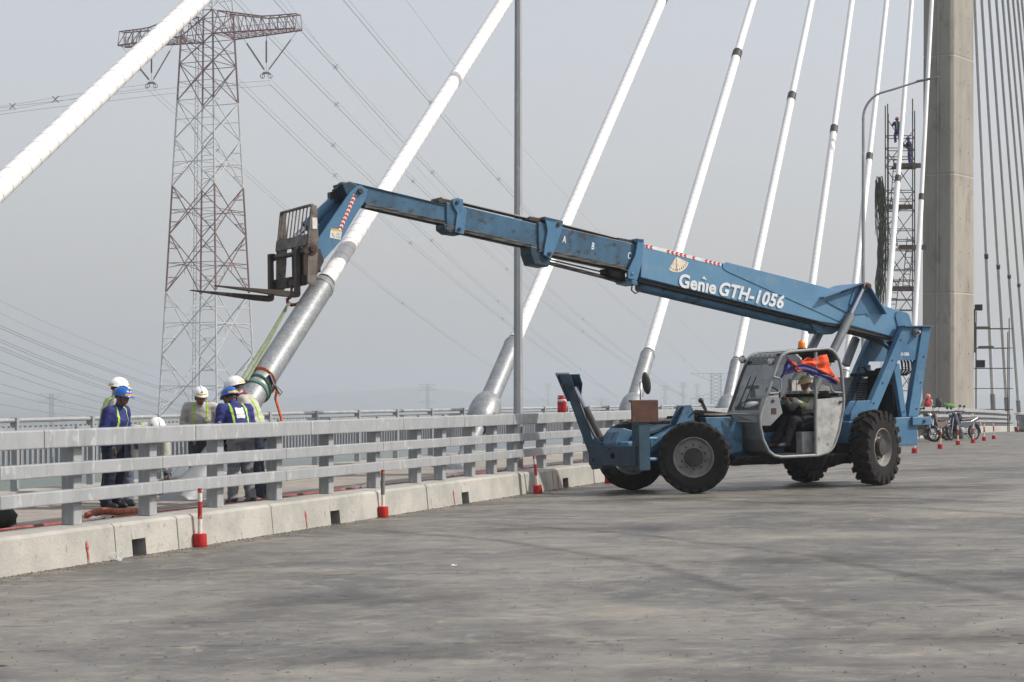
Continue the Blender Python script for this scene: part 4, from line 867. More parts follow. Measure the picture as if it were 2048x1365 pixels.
# things behind the windscreen
mb = MB(); mb.ball((.36,.62,1.52),.16,14,8,(1,1.6,.5)); T(mb, 'bundle', M['sign_white'], cab, smooth='all')
mb = MB(); mb.ball((.34,.34,1.5),.14,14,8,(1,1.2,.7)); T(mb, 'bundle', M['navy_cloth'], cab, smooth='all')
mb = MB(); mb.lathe([(0,.06),(.16,.03),(.17,.11),(.2,.12),(.23,.1)], (.2,.42,1.66), (0,0,1), 18); T(mb, 'fan', M['black'], cab, smooth=True)

# --- cloth banner tied under the cab roof
ban = empty('cloth_banner'); ban.matrix_world = TM @ Matrix.Translation((0, 0, 0)); tag(ban, 'orange and navy cloth tied up as a sunshade in the cab opening', 'cloth')
def cloth(top, bot, m, name, y0=1.25, nn=8):
    rows = []
    def interp(P, t):
        k = t*(len(P)-1); i = min(int(k), len(P)-2); f = k-i; return (P[i][0]*(1-f)+P[i+1][0]*f, P[i][1]*(1-f)+P[i+1][1]*f)
    for j in range(nn+1):
        r_ = []
        for i in range(19):
            a = interp(top, i/18); b = interp(bot, i/18); f = j/nn; x, z = a[0]*(1-f)+b[0]*f, a[1]*(1-f)+b[1]*f
            r_.append((x, y0+.03*math.sin(i*.9+j*.5)+.02*math.sin(j*1.3+i*.3), z+.006*math.sin(i*1.4)))
        rows.append(r_)
    mb = MB(); mb.sheet(rows); mb.build(name, m, ban, smooth='all', solid=.004)
cloth([(.051,2.395),(-.02,2.35),(-.06,2.3),(-.11,2.25)], [(.192,1.969),(.11,2.06),(-.165,2.114),(-.17,2.112)], M['navy_cloth'], 'navy_fold')
cloth([(.055,2.40),(.03,2.37),(-.05,2.33),(-.2,2.22)], [(.03,2.34),(-.06,2.25),(-.165,2.114),(-.277,2.113)], M['orange_cloth'], 'orange_fold', 1.262)
cloth([(-.21,2.28),(-.4,2.37),(-.539,2.345),(-.7,2.40),(-.87,2.433)], [(-.25,2.26),(-.45,2.22),(-.64,2.16),(-.86,2.07),(-1.005,2.0)], M['orange_cloth'], 'orange_sheet')
cloth([(-.15,2.24),(-.25,2.27),(-.45,2.22),(-.64,2.16),(-.86,2.06),(-1.1,1.92)], [(-.19,2.13),(-.328,2.113),(-.5,2.05),(-.735,1.977),(-.92,1.9),(-1.064,1.874)], M['navy_cloth'], 'navy_sheet', 1.262)
cloth([(-.6,2.175),(-.86,2.08),(-1.005,2.03),(-1.128,1.93)], [(-.62,2.15),(-.86,2.045),(-1.0,1.97),(-1.12,1.89)], M['orange_cloth'], 'orange_hem', 1.28, 2)
# ------------------------------------------------------------------ tall lattice pylon across the river
M['scaf'] = mat('scaffold_tube', srgb(74,70,66), .6, .3, srgb(52,46,42), 3.)
M['plank'] = mat('weathered_plank', srgb(92,80,66), .85, 0, srgb(66,58,50), 5., bump=.2)
M['net'] = mat('olive_safety_net', srgb(70,76,60), .9, 0, srgb(50,56,44), 4., .4, .6, bump=.6, bsc=14)
M['red_plastic'] = mat('red_plastic', srgb(176,34,30), .5, 0, srgb(150,26,24), 8., spec=.4)
M['white_paint'] = mat('white_paint', srgb(206,202,194), .55, 0, srgb(180,174,164), 14., .5, .7, srgb(120,104,90), 30., .66, .74)
M['red_paint'] = mat('chipped_red_paint', srgb(160,40,34), .6, 0, srgb(136,30,28), 9., .4, .7, srgb(190,176,120), 22., .58, .64)
M['steel_grey'] = mat('bare_grey_pole', srgb(120,122,118), .6, .2, srgb(98,100,98), 9.)
PX, PY = -48.0, 300.0
def pyl_R(z): return 4.35+(55.6-z)*(7.78-4.35)/58.4
ang = [R(19.3+90*k) for k in range(4)]
def pc(k, z): r = pyl_R(z); return Vector((r*math.cos(ang[k % 4]), r*math.sin(ang[k % 4]), z))
py_ = empty('lattice_pylon', (PX, PY, 0)); tag(py_, 'tall red and white lattice pylon with wide crossarm across the river', 'pylon')
zn = [-46, -30, -15, -2.4, 7.5, 17.3, 26.4, 34, 41.4, 47.4, 53.2, 57.5, 61.3, 66, 71, 76]
def pcol(z): return M['pyl_red'] if (17.0 < z < 34 or 47.3 < z < 61.4) else M['pyl_white']
for a, c in zip(zn[:-1], zn[1:]):
    m = pcol((a+c)/2); h = c-a
    for k in range(4):
        mb = MB(); mb.tube(pc(k,a), pc(k,c), .16, .16, 6); mb.build('leg', m, py_, smooth=True)
        if c < -14: continue
        for p, q in ((pc(k,a), pc(k+1,c)), (pc(k+1,a), pc(k,c))):
            mb = MB(); mb.beam(p, q, .12); mb.build('brace', m, py_)
    if c < -14: continue
    mb = MB()
    for k in range(4):                                        # secondary bracing of this panel
        mid = (pc(k,a)+pc(k,c)+pc(k+1,a)+pc(k+1,c))/4
        if h > 7:
            for e0, e1 in ((k,k+1),(k+1,k)):
                for f in (.25,.75):
                    z = a+h*f; leg = pc(e0,z); dgp = (pc(e0,a).lerp(pc(e1,c), f) if f < .5 else pc(e1,a).lerp(pc(e0,c), f)); mb.beam(leg, dgp, .08)
                    lg2 = pc(e0, a+h*(.12 if f < .5 else .88)); mb.beam(lg2, dgp, .07)
                mb.beam(pc(e0, a+h*.5), mid, .09)
            mb.beam(pc(k,a+h*.42), mid, .07); mb.beam(pc(k+1,a+h*.42), mid, .07); mb.beam(mid, mid+Vector((0,0,-h*.16)), .06)
        if h < 7: mb.beam(pc(k,c), pc(k+1,c), .1); mb.beam(pc(k,(a+c)/2), mid, .07); mb.beam(pc(k+1,(a+c)/2), mid, .07)
    tag(mb.build('secondary_bracing', m, py_), kind='stuff')
mb = MB()
for s in (-.22,.22):
    for a, c in zip(zn[2:-1], zn[3:]): p, q = pc(1,a), pc(1,c); o_ = Vector((-.9+s,-.3,0)); mb.beam(p+o_, q+o_, .07)
for i in range(115):
    z = -10+.7*i; p = pc(1,z)+Vector((-.9,-.3,0)); mb.beam(p-Vector((.22,0,0)), p+Vector((.22,0,0)), .05)
mb.build('ladder', M['pyl_grey'], py_)
AX = Vector((math.cos(R(-25.7)), math.sin(R(-25.7)), 0)); AY = Vector((-AX.y, AX.x, 0))
for sgn in (-1, 1):
    def ap(t, w, z): return AX*t*sgn+AY*w+Vector((0,0,z))
    n = 9; ca = empty('crossarm'); ca.parent = py_
    def wid(t): return 3.0-(t-3.0)/13.8*2.0
    def ztop(t): return 61.3-(min(t,11)-3)/8*1.5
    ts = [3.0+13.8*i/n for i in range(n+1)]
    for w in (-1, 1):
        mb = MB(); mb.path([ap(t, w*wid(t), 57.5) for t in ts], .13, 5); mb.build('bottom_chord', M['pyl_red'], ca)
        mb = MB(); mb.path([ap(t, w*wid(t)*.55, ztop(t)) for t in ts], .11, 5); mb.build('top_chord', M['pyl_red'], ca)
    mb = MB()
    for i, t in enumerate(ts):
        for w in (-1, 1):
            mb.beam(ap(t, w*wid(t), 57.5), ap(t, w*wid(t)*.55, ztop(t)), .09)
            if i < n:
                t2 = ts[i+1]; mb.beam(ap(t, w*wid(t)*.55, ztop(t)), ap(t2, w*wid(t2), 57.5), .09)
                mb.beam(ap(t, w*wid(t), 57.5), ap(t2, -w*wid(t2), 57.5), .08)
        mb.beam(ap(t, -wid(t), 57.5), ap(t, wid(t), 57.5), .1); mb.beam(ap(t, -wid(t)*.55, ztop(t)), ap(t, wid(t)*.55, ztop(t)), .08)
    for i in range(26):                                       # walkway handrail along the arm
        t = 3+.52*i
        mb.beam(ap(t, -.6, 57.7), ap(t, -.6, 58.7), .05)
    mb.beam(ap(3,-.6,58.7), ap(16.2,-.6,58.7), .05)
    tag(mb.build('arm_lacing', M['pyl_red'], ca), kind='stuff')
    yoke = ap(10.9, 0, 51.2)
    for t in (6.3, 16.7):
        top = ap(t, 0, 57.4); mb = MB(); d = (yoke-top); L0 = d.length; d.normalize()
        prof = [(0,.03),(L0*.22,.03)]
        for i in range(22): s0 = L0*(.22+.7*i/22); prof += [(s0,.07),(s0+.06,.19),(s0+.12,.07)]
        prof += [(L0*.93,.03),(L0,.03)]
        mb.lathe(prof, top, d, 8); mb.build('insulator_string', M['insul'], py_)
    mb = MB(); mb.box(yoke.x-.5,yoke.x+.5,yoke.y-.3,yoke.y+.3,yoke.z-.15,yoke.z+.1)
    for q in (-.6,.6): mb.path([yoke+Vector((q+.35*math.cos(t),0,-.5+.35*math.sin(t))) for t in [R(x) for x in range(0,360,45)]], .06, 4, closed=True); mb.beam(yoke+Vector((q,0,0)), yoke+Vector((q,0,-.8)), .08)
    mb.build('conductor_yoke', M['pyl_grey'], py_)
    mb = MB(); top = ap(10.9,0,57.4); mb.lathe([(0,.05),(1.2,.05),(1.2,.14),(4.6,.14),(4.6,.03),(6,.02)], top, (0,0,-1), 6); mb.build('jumper_insulator', M['insul'], py_)

# ------------------------------------------------------------------ overhead conductors: bundles of wires with spacers
def at(px, py, Y): return Vector(((px-1024)/3800*Y, Y, 1.8-(py-782)/3800*Y))
def smooth_pts(P, n=40):
    "Catmull-Rom through P"
    out = []
    Q = [P[0]*2-P[1]]+P+[P[-1]*2-P[-2]]
    m = len(P)-1
    for i in range(m):
        p0, p1, p2, p3 = Q[i:i+4]
        for k in range(max(2, n//m)):
            t = k/max(2, n//m); out.append(.5*((2*p1)+(p2-p0)*t+(2*p0-5*p1+4*p2-p3)*t*t+(3*p1-p0-3*p2+p3)*t**3))
    out.append(P[-1]); return out
def line(pts, Ya, Yb, label, offs=((-.35,0,.0),(.3,0,.28),(.1,0,-.4)), spacers=(), r=.026):
    x0, x1 = pts[0][0], pts[-1][0]
    def Yat(x): f = (x-x0)/(x1-x0); return 1/((1-f)/Ya+f/Yb)
    P = smooth_pts([at(x, y, Yat(x)) for x, y in pts]); root = empty('power_line', P[0]); tag(root, label, 'power line', 'overhead power lines')
    for o in offs:
        mb = MB(); mb.path([p-P[0]+Vector(o) for p in P], r, 4, False); mb.build('wire', M['wire'], root)
    for x, y in spacers:
        c = at(x, y, Yat(x))-P[0]; mb = MB(); k = .4
        for a, b in (((-k,0,-k),(k,0,k)),((-k,0,k),(k,0,-k))): mb.beam(c+Vector(a), c+Vector(b), .09)
        mb.build('spacer', M['wire'], root)
line([(455,-18),(548,82),(673,209),(784,320),(1013.6,539),(1166,664),(1310,763),(1372,793)], 290, 1000, 'wire bundle starting behind the crossarm end and dropping past the lamp post', spacers=[(673,209),(826,363),(1013.6,539),(1166,664)])
line([(535,-18),(671,134),(865,345),(1000,483),(1166,639),(1310,753),(1371,797)], 285, 1000, 'wire bundle leaving the top edge just beside the crossarm tip', spacers=[(671,134),(865,345),(1000,483),(1166,639)])
line([(675,-18),(862,205),(997.6,359),(1164,535),(1369,720),(1400,746)], 280, 1000, 'highest wire bundle, leaving the top edge between pylon and lamp post', spacers=[(862,205),(997.6,359),(1164,535),(1369,720)])
line([(800,-15),(1049,300),(1400,680),(1470,746)], 330, 1000, 'single thin earth wire far above the other wires', offs=((0,0,0),), r=.025)
line([(560,-18),(760,250),(960,465),(1200,690),(1300,770)], 330, 1000, 'single thin earth wire beside the crossarm tip bundle', offs=((0,0,0),), r=.022)
line([(541,166),(667,290.5),(757,376),(863,481),(996,602.6),(1161,739),(1239,798)], 294.5, 1150, 'wire bundle hanging from the insulator at the sunlit end of the crossarm', spacers=[(667,290.5),(863,481),(996,602.6),(1161,739)])
line([(474,162),(670,351),(820.6,486),(1005,638),(1159,749),(1235,794)], 300, 1150, 'wire bundle emerging from behind the pylon body below the crossarm', spacers=[(670,351),(820.6,486),(1005,638),(1159,749)])
line([(294,174),(358,232),(436,300),(484,340),(562,410),(702,523),(805,606.5),(978,731),(1112,816)], 305, 1300, 'wire bundle hanging from the insulator half hidden by the nearest cable', spacers=[(436,300),(805,606.5)])
line([(541,164),(360,178),(200,196),(60,212),(-40,226)], 294.5, 215, 'wire pair running from the crossarm insulator to the picture edge', offs=((0,0,.2),(0,0,-.55)), spacers=[(111,199)])
line([(294,172),(200,184),(100,200),(25,213),(-40,222)], 305, 240, 'wire pair running from the half hidden insulator to the picture edge', offs=((0,0,.2),(0,0,-.4)), spacers=[(25,213)])
for k, (y0, y1, r_, w_) in enumerate(((601,742,.05,'topmost'),(627,761,.05,'second'),(657,781,.1,'third'),(685,805,.09,'fourth'),(700,818,.09,'fifth'),(727,832,.08,'sixth'),(744,838,.08,'seventh'),(771,846,.08,'eighth'),(789,848,.07,'ninth'),(814,850,.07,'lowest'))):
    line([(-20,y0-9),(100,y0+(y1-y0)*.34),(216,y0+(y1-y0)*.69),(330,y1),(470,y1+(y1-y0)*.3)], 620, 1100, f'faint far wire behind the two workers at the rail, {w_} of ten', offs=((0,0,0),(0,0,.9)) if 1 < k < 5 else ((0,0,0),), r=r_)

# ------------------------------------------------------------------ small far pylons
def small_pylon(px, ytop, Y, label, H=62, arm=8.6, body=2.4, tiers=((0,1.0),(-6.2,1.08),(-18.5,1.08))):
    X = (px-1024)/3800*Y; zt = 1.8-(ytop-782)/3800*Y; root = empty('power_pylon', (X, Y, zt-H)); tag(root, label, 'pylon', 'far pylons'); H_ = max(H, zt+46); root.location.z = zt-H_
    t = max(.2, Y/3800*.6); mb = MB(); bw = lambda z: body*(1+max(0, (H_-26-z))/H_*2.2)*.5
    nz = 16; zz = [H_*i/nz for i in range(nz+1)]
    for i in range(nz):
        a, c = zz[i], zz[i+1]
        for sx, sy in ((-1,-1),(1,-1),(1,1),(-1,1)): mb.beam((sx*bw(a),sy*bw(a),a),(sx*bw(c),sy*bw(c),c), t)
        for sy in (-1,1):
            m_ = (a+c)/2; mb.beam((-bw(a),sy*bw(a),a),(bw(m_),sy*bw(m_),m_), t*.6); mb.beam((bw(a),sy*bw(a),a),(-bw(m_),sy*bw(m_),m_), t*.6); mb.beam((-bw(m_),sy*bw(m_),m_),(bw(c),sy*bw(c),c), t*.6); mb.beam((bw(m_),sy*bw(m_),m_),(-bw(c),sy*bw(c),c), t*.6)
    mb.build('body', M['pyl_grey'], root)
    for k, (dz, f) in enumerate(tiers):
        for s in (-1, 1):
            mb = MB(); z = H_+dz; L_ = arm*f*s; up = 3.2 if k else -4.0
            mb.beam((0,-bw(z),z),(L_,0,z), t*.8); mb.beam((0,bw(z),z),(L_,0,z), t*.8); mb.beam((bw(z)*s,0,z+up),(L_,0,z), t*.8)
            for q in (.3,.5,.7): mb.beam((L_*q,0,z),(L_*(q-.12)+bw(z)*s*(1-q),0,z+up*(1-q+.1)), t*.5)
            if k:
                mb.beam((L_,0,z),(L_,0,z-5.0), t*.45); mb.beam((L_-1,0,z-5.6),(L_,0,z-4.8), t*.4); mb.beam((L_+1,0,z-5.6),(L_,0,z-4.8), t*.4)
            mb.build('crossarm', M['pyl_grey'], root)
small_pylon(103, 788, 1350, 'small grey pylon standing far off behind the left pair of workers')
small_pylon(855, 769, 1900, 'small grey pylon in the haze between raised steel pipe and round damper housing')
small_pylon(1203, 798, 2300, 'tiny grey pylon seen between the raised stabiliser foot and the mirror', tiers=((0,1.2),(-14,1.1)))
small_pylon(1432, 747, 1000, 'larger grey pylon showing beside the cable pipe next to the windscreen', arm=13.4, body=5.2, tiers=((0,1.0),(-13.5,1.0)))
for k, (px, yt, Y) in enumerate(((1330,772,2700),(1366,765,2600),(1394,768,3000),(1096,768,3000))):
    small_pylon(px, yt, Y, ('slim hazy pylon just clear of the steel pipe behind the mirror','tallest of the slim hazy pylons before the larger grey pylon','slim hazy pylon close beside the larger grey pylon','slim hazy pylon far behind the red water cooler')[k], arm=6, body=3.0, H=70)

# ------------------------------------------------------------------ street lamps
def lamp(u, label):
    b = BK(u, 11.95, ZW); root = empty('street_lamp', b, BRZ); tag(root, label, 'street lamp', 'street lamps')
    mb = MB(); mb.path([(0,0,0),(0,0,12.9)], [.1,.062], 8); mb.build('pole', M['galv'], root)
    pts = [(0,0,12.85)]+[(0,-1.0+1.0*math.cos(t),12.9+1.05*math.sin(t)) for t in [R(x) for x in range(0,76,9)]]
    last = Vector(pts[-1]); pts += [tuple(last+Vector((0,-.55,.13))), tuple(last+Vector((0,-1.55,.4)))]
    mb = MB(); mb.path(pts, [.062-.002*i for i in range(len(pts))], 8); mb.build('arm', M['galv'], root, smooth=True)
    e = last+Vector((0,-1.5,.38)); mb = MB(); mb.hexa([(-.1,e.y+.05,e.z-.03),(.1,e.y+.05,e.z-.03),(.14,e.y-.85,e.z+.12),(-.14,e.y-.85,e.z+.12),(-.1,e.y+.05,e.z+.05),(.1,e.y+.05,e.z+.05),(.12,e.y-.85,e.z+.18),(-.12,e.y-.85,e.z+.18)]); mb.build('lamp_head', M['galv_dull'], root, bevel=.02)
    mb = MB(); mb.box(-.2,.2,-.2,.2,0,.03); mb.build('base_plate', M['galv_dull'], root)
    mb = MB(); mb.box(-.06,.06,-.106,-.09,.5,.85); mb.build('access_door', M['galv_dull'], root)
lamp(34.75, 'straight grey lamp post rising in front of the boom, beside the damper housing')
lamp(78.2, 'grey street lamp with curved arm reaching over towards the concrete tower')

# ------------------------------------------------------------------ scaffold beside the tower
sg = empty('scaffold_tower', (22.15, 108, -1.0)); tag(sg, 'tall narrow tube scaffold standing beside the concrete tower leg', 'scaffold')
sgx = [(-.93,0,0),(.62,0,0),(-.55,1.25,0),(1.0,1.25,0)]
for i, (x, y, z) in enumerate(sgx):
    mb = MB(); h = (19.0,19.4,19.3,18.9)[i]; mb.tube((x,y,0),(x,y,h),.036,n=6); mb.build('upright', M['scaf'], sg, smooth=True)
for dx, y, z0, z1 in ((-.7,.3,9,18.6),(.85,.5,0,18.4)):
    mb = MB(); mb.tube((dx,y,z0),(dx,y,z1),.03,n=6); mb.build('upright', M['scaf'], sg, smooth=True)
lv = [.6,1.7,2.8,4,5.1,6.3,7.4,8.0,8.55,9.1,9.7,10.85,11.4,12,13.15,13.7,14.2,15.55,16.1,16.6,17.3]
for z in lv:
    for (a, c) in ((0,1),(2,3),(0,2),(1,3)):
        p, q = Vector(sgx[a]), Vector(sgx[c]); mb = MB(); mb.tube(p+Vector((0,0,z)), q+Vector((0,0,z)), .026, n=5); mb.build('ledger', M['scaf'], sg)
for i, z in enumerate(lv[:-2]):
    p, q = (Vector(sgx[0]), Vector(sgx[3])) if i % 2 else (Vector(sgx[1]), Vector(sgx[2])); mb = MB(); mb.tube(p+Vector((0,0,z)), q+Vector((0,0,z+2.3)), .026, n=5); mb.build('diagonal', M['scaf'], sg)
for z, x0 in ((15.55,-.4),(13.2,-.9),(10.9,-.1),(8.55,-.6)):
    for k in range(4):
        mb = MB(); mb.box(x0,x0+1.45,.1+.27*k,.35+.27*k,z,z+.06); mb.build('plank', M['plank'], sg)
    mb = MB(); mb.box(x0-.05,x0+1.5,.05,.1,z-.08,z+.2); mb.build('toe_board', M['plank'], sg)
for z, x0, x1 in ((13.2,-.3,-.6),(10.9,.35,.65),(8.55,-.55,-.15),(15.5,-.35,-.1),(6.2,.3,0)):
    ld = empty('ladder'); ld.parent = sg
    for s in (-.18,.18):
        mb = MB(); mb.beam((x0+s,.55,z-2.2),(x1+s,.75,z+.7),.04); mb.build('rail', M['scaf'], ld)
    for k in range(9):
        f = k/9; c = Vector((x0,.55,z-2.2)).lerp(Vector((x1,.75,z+.7)), f+.04); mb = MB(); mb.beam(c-Vector((.18,0,0)), c+Vector((.18,0,0)), .035); mb.build('rung', M['scaf'], ld)
nt_ = MB(); rn = random.Random(5)
for k in range(150):                                          # ragged folds and torn strands of the bundled net
    top = rn.choice((8.6, 8.6, 7.6, 6.2, 5.0, 3.6))+rn.uniform(-.4,.4); ln = rn.uniform(1.2,3.6); x = rn.gauss(0,.12); pts = []; x2 = x
    for i in range(7):
        f = i/6; z = max(.05, top-ln*f); w_ = .13+.2*max(0, math.sin(math.pi*max(0, min(1, (8.8-z)/8.8*1.1))))**.7
        x2 += rn.uniform(-.05,.05); pts.append((max(-w_*1.4, min(w_, x2))-.06*math.sin(z*.8), rn.uniform(-.12,.12), z))
    nt_.path(pts, [rn.uniform(.03,.07)*(1-.6*(i/6)**3) for i in range(7)], 5, True, flat=(1,.5))
tag(nt_.build('safety_net', M['net'], smooth='all'), 'bundled olive green safety net hanging down the side of the tall scaffold', 'net').location = (20.95,108,5)

# second scaffold at the sunlit face of the tower
s2_ = empty('low_scaffold', (30.9, 126.5, -1.05)); tag(s2_, 'low tube scaffold frame standing at the kerb beyond the concrete tower', 'scaffold')
for x, y, h in ((-.02,0,7.4),(.3,1.2,8.2),(2.2,0,7.7),(2.42,1.2,6.8)):
    mb = MB(); mb.tube((x,y,-.4),(x,y,h),.035,n=6); mb.build('upright', M['scaf'], s2_, smooth=True)
for z in (1.6,3.0,4.35,5.7,7.0,.7):
    for y in (0,1.2):
        mb = MB(); mb.tube((-.15+.15*y,y,z),(2.45,y,z),.03,n=6); mb.build('ledger', M['scaf'], s2_)
for x, z in ((.1,7.02),(.35,5.72)):
    mb = MB(); mb.prismv([(x,.1,z),(x+.85,.1,z),(x+.65,.9,z),(x,.9,z)], (0,0,.12)); mb.build('plank', M['plank'], s2_)
mb = MB(); mb.box(-.1,.05,.4,.5,5.4,8.3); mb.build('panel', M['black'], s2_)
for x, z, sz in ((-.02,8.2,.42),(.05,4.4,.52)):
    mb = MB(); mb.box(x,x+sz,-.1,.35,z,z+sz*.95); o_ = mb.build('control_box', M['matte_black']); o_.location = (30.9,126.5,-1.05); pass
    tag(o_, 'upper black box on top of the low scaffold frame' if z > 6 else 'lower black box halfway up the low scaffold frame', 'box')
# generator at the far end
gx_ = empty('generator', (33.3, 124.0, -1.0)); tag(gx_, 'grey site generator half out of frame beyond the low scaffold', 'generator')
mb = MB(); mb.box(-.2,2.2,-.5,.6,.25,1.2); mb.build('housing', M['grey_cab'], gx_, bevel=.05)
mb = MB(); mb.box(-.3,2.3,-.55,.65,.0,.2); mb.build('skid', M['matte_black'], gx_)
mb = MB(); mb.box(-.35,2.4,-.6,.7,1.22,1.36); mb.build('canopy', M['white_paint'], gx_, bevel=.02)
mb = MB(); mb.box(.0,.9,-.53,-.5,.4,1.05); mb.build('vent_panel', M['matte_black'], gx_)

# ------------------------------------------------------------------ delineator posts
def delineator(x, y, z, label, tilt=(0,0), style=0, h=.69):
    root = empty('delineator_post', (x, y, z)); root.rotation_euler = (R(tilt[0]), R(tilt[1]), random.uniform(0,3)); tag(root, label, 'delineator', 'red and white delineator posts')
    mb = MB(); mb.lathe([(0,.082),(.01,.085),(.15,.08),(.155,.05)], n=20); mb.build('base', M['red_plastic'], root, smooth=True)
    mats = {0: ('white_paint','red_paint','white_paint'), 1: ('white_paint','steel_grey','steel_grey'), 2: ('white_paint','red_paint','white_paint')}[style]
    zz = [.14, .14+.34*(h-.14), .14+.72*(h-.14), h-.05]
    for m_, a, c in zip(mats, zz[:-1], zz[1:]):
        mb = MB(); r0 = .027 if style != 1 else .02+.008*(a > .3); mb.lathe([(a,r0),(c,r0 if style != 1 else r0+.006)], n=12); mb.build('pole', M[m_], root, smooth=True)
    mb = MB(); mb.lathe([(h-.05,.029),(h,.029),(h+.003,.02)], n=12); mb.build('cap_band', M['red_paint'], root, smooth=True)
    mb = MB(); mb.prismv([(-.012,-.031,h-.04),(.012,-.031,h-.025),(-.012,-.031,h-.01)], (0,.003,0)); mb.build('arrow_mark', M['sign_white'], root)
delineator(-3.72, 22.65, -.055, 'chipped red and white delineator post standing nearest, before the rail corner')
delineator(-1.90, 27.95, -.055, 'delineator post with bare grey pole and red base', style=1)
delineator(.47, 34.33, -.055, 'leaning red and white delineator post close to the raised stabiliser', tilt=(2,-7))
delineator(1.95, 38.3, -.065, 'delineator mostly hidden by the far front tyre, its red base showing at the kerb')
delineator(3.35, 41.9, -.075, 'delineator hidden behind the front tyres, showing a bit of red base between them')
for k, (x, y, z, w_) in enumerate(((12.05,56.89,-.07,'delineator whose red base shows just under the rear frame block'),(14.04,62.32,-.1,'largest fully visible delineator standing before the motorbikes'),(15.98,68.08,-.14,'delineator before the front wheel of the blue-grey motorbike'),(17.37,71.59,-.17,'delineator before the rear wheel of the blue-grey motorbike'),(18.99,76.44,-.21,'delineator just past the motorbikes, before the low rail'),(20.51,80.88,-.25,'delineator before the low scaffold frame, farthest of the near row'),(31.0,116.39,-.74,'tiny delineator far off at the generator'))):
    delineator(x, y, z, w_, tilt=(random.uniform(-1,1), random.uniform(-2,2)), h=.72)

# ------------------------------------------------------------------ cooler, hoses, bag, cup and litter
p = BK(35.53, 11.31, 1.386); wc = empty('water_cooler', p, .4); tag(wc, 'red water cooler jug with white band standing on the guard rail', 'cooler')
mb = MB(); mb.lathe([(0,.082),(.015,.09),(.2,.092),(.21,.088)], n=24); mb.build('body', M['red_plastic'], wc, smooth=True)
mb = MB(); mb.lathe([(.21,.088),(.215,.094),(.255,.094),(.26,.088)], n=24); mb.build('band', M['sign_white'], wc, smooth=True)
mb = MB(); mb.lathe([(.26,.088),(.265,.09),(.29,.085),(.295,.05),(.32,.045),(.325,.02)], n=24); mb.box(-.08,.03,-.025,.025,.3,.335); mb.build('lid', M['red_plastic'], wc, smooth=True)
mb = MB(); mb.path([(.0,-.095,.24),(.03,-.115,.18),(.0,-.12,.14),(-.03,-.115,.18),(-.0,-.098,.235)], .008, 5); mb.build('handle', M['red_plastic'], wc, smooth=True)
M['red_hose'] = mat('faded_red_hose', srgb(150,62,62), .65, 0, srgb(166,104,100), 6., .45, .65)
M['orange_hose'] = mat('orange_corrugated_hose', srgb(170,104,76), .7, 0, srgb(150,86,60), 9.)
mb = MB(); mb.path([BK(16+.6*i, 11.72+.06*math.sin(i*.5)+.02*math.sin(i*1.9), ZW+.03) for i in range(44)], .026, 8); tag(mb.build('hose', M['red_hose'], smooth=True), 'long faded red hose lying on the walkway behind the guard rail posts', 'hose')
def corr(name, pts, r, label):
    P = smooth_pts([Vector(q) for q in pts], 120); o = P[0].copy(); rr = [r*(1+.26*(1 if (i//3) % 2 == 0 else -.5)) for i in range(len(P))]
    mb = MB(); mb.path([q-o for q in P], rr, 10); b_ = mb.build(name, M['orange_hose'], smooth='all'); b_.location = o; tag(b_, label, 'hose')
corr('corrugated_hose', [BK(15.8,11.95,ZW+.05),BK(16.4,11.94,ZW+.05),BK(16.9,11.95,ZW+.05),BK(17.35,12.0,ZW+.04)], .034, 'orange corrugated hose lying on the walkway at the picture edge')
corr('corrugated_hose', [BK(19.45,12.05,ZW+.05),BK(19.7,12.0,ZW+.09),BK(20.1,11.95,ZW+.06),BK(20.75,11.9,ZW+.05)], .036, 'orange corrugated hose coiled at the feet of the workers by the rail')
M['bag_green'] = mat('dark_green_bag', srgb(48,58,44), .8, 0, srgb(32,40,32), 7., bump=.3, bsc=12)
bg_ = MB(); rn = random.Random(9); bg_.lathe([(0,.16),(.04,.24),(.14,.25),(.22,.2),(.27,.22),(.3,.2)], n=22, caps=True)
bg_.v = [(x*(1+rn.uniform(-.14,.14)), y*(1+rn.uniform(-.14,.14)), z*(1+rn.uniform(-.1,.1))) for x, y, z in bg_.v]
b_ = bg_.build('sack', M['bag_green'], smooth='all'); b_.location = BK(18.0, 12.35, ZW); tag(b_, 'dark green sack slumped on the walkway behind the first post', 'sack')
M['plastic_sheet'] = mat('pale_plastic_sheet', srgb(176,160,156), .35, 0, srgb(190,130,124), 5., .5, .7)
for k, (u, v) in enumerate(((19.2,11.72),(23.4,11.9),(26.9,11.8),(31.3,11.95),(35.6,11.85))):
    rn = random.Random(20+k); rows = [[(-.45+.1*i+rn.uniform(-.03,.03), -.14+.07*j, max(.01,.03+.05*rn.random()-.02*abs(i-4)/4)) for i in range(10)] for j in range(5)]
    mb = MB(); mb.sheet(rows); o_ = mb.build('plastic_wrap', M['plastic_sheet'], smooth='all'); o_.location = BK(u, v, ZW); o_.rotation_euler = (0,0,BRZ)
    tag(o_, ('crumpled plastic wrap by the corrugated hoses','crumpled plastic wrap at the feet of the workers round the pipe','crumpled plastic wrap beside the red hose, midway along the rail','crumpled plastic wrap near the damper housing pipe','crumpled plastic wrap on the walkway past the lamp post')[k], 'plastic wrap')
M['cup'] = glass('clear_plastic_cup', (.9,.9,.9), .28)
cp = MB(); cp.lathe([(0,.032),(.003,.034),(.11,.048),(.115,.05),(.115,.047),(.11,.046),(.005,.031),(.004,.001)], n=20, caps=False); o_ = cp.build('plastic_cup', M['cup'], smooth=True)
o_.location = (-4.36,20.72,.0); o_.rotation_euler = (R(90), 0, R(60)); tag(o_, 'clear plastic cup lying on the road by the kerb', 'cup')
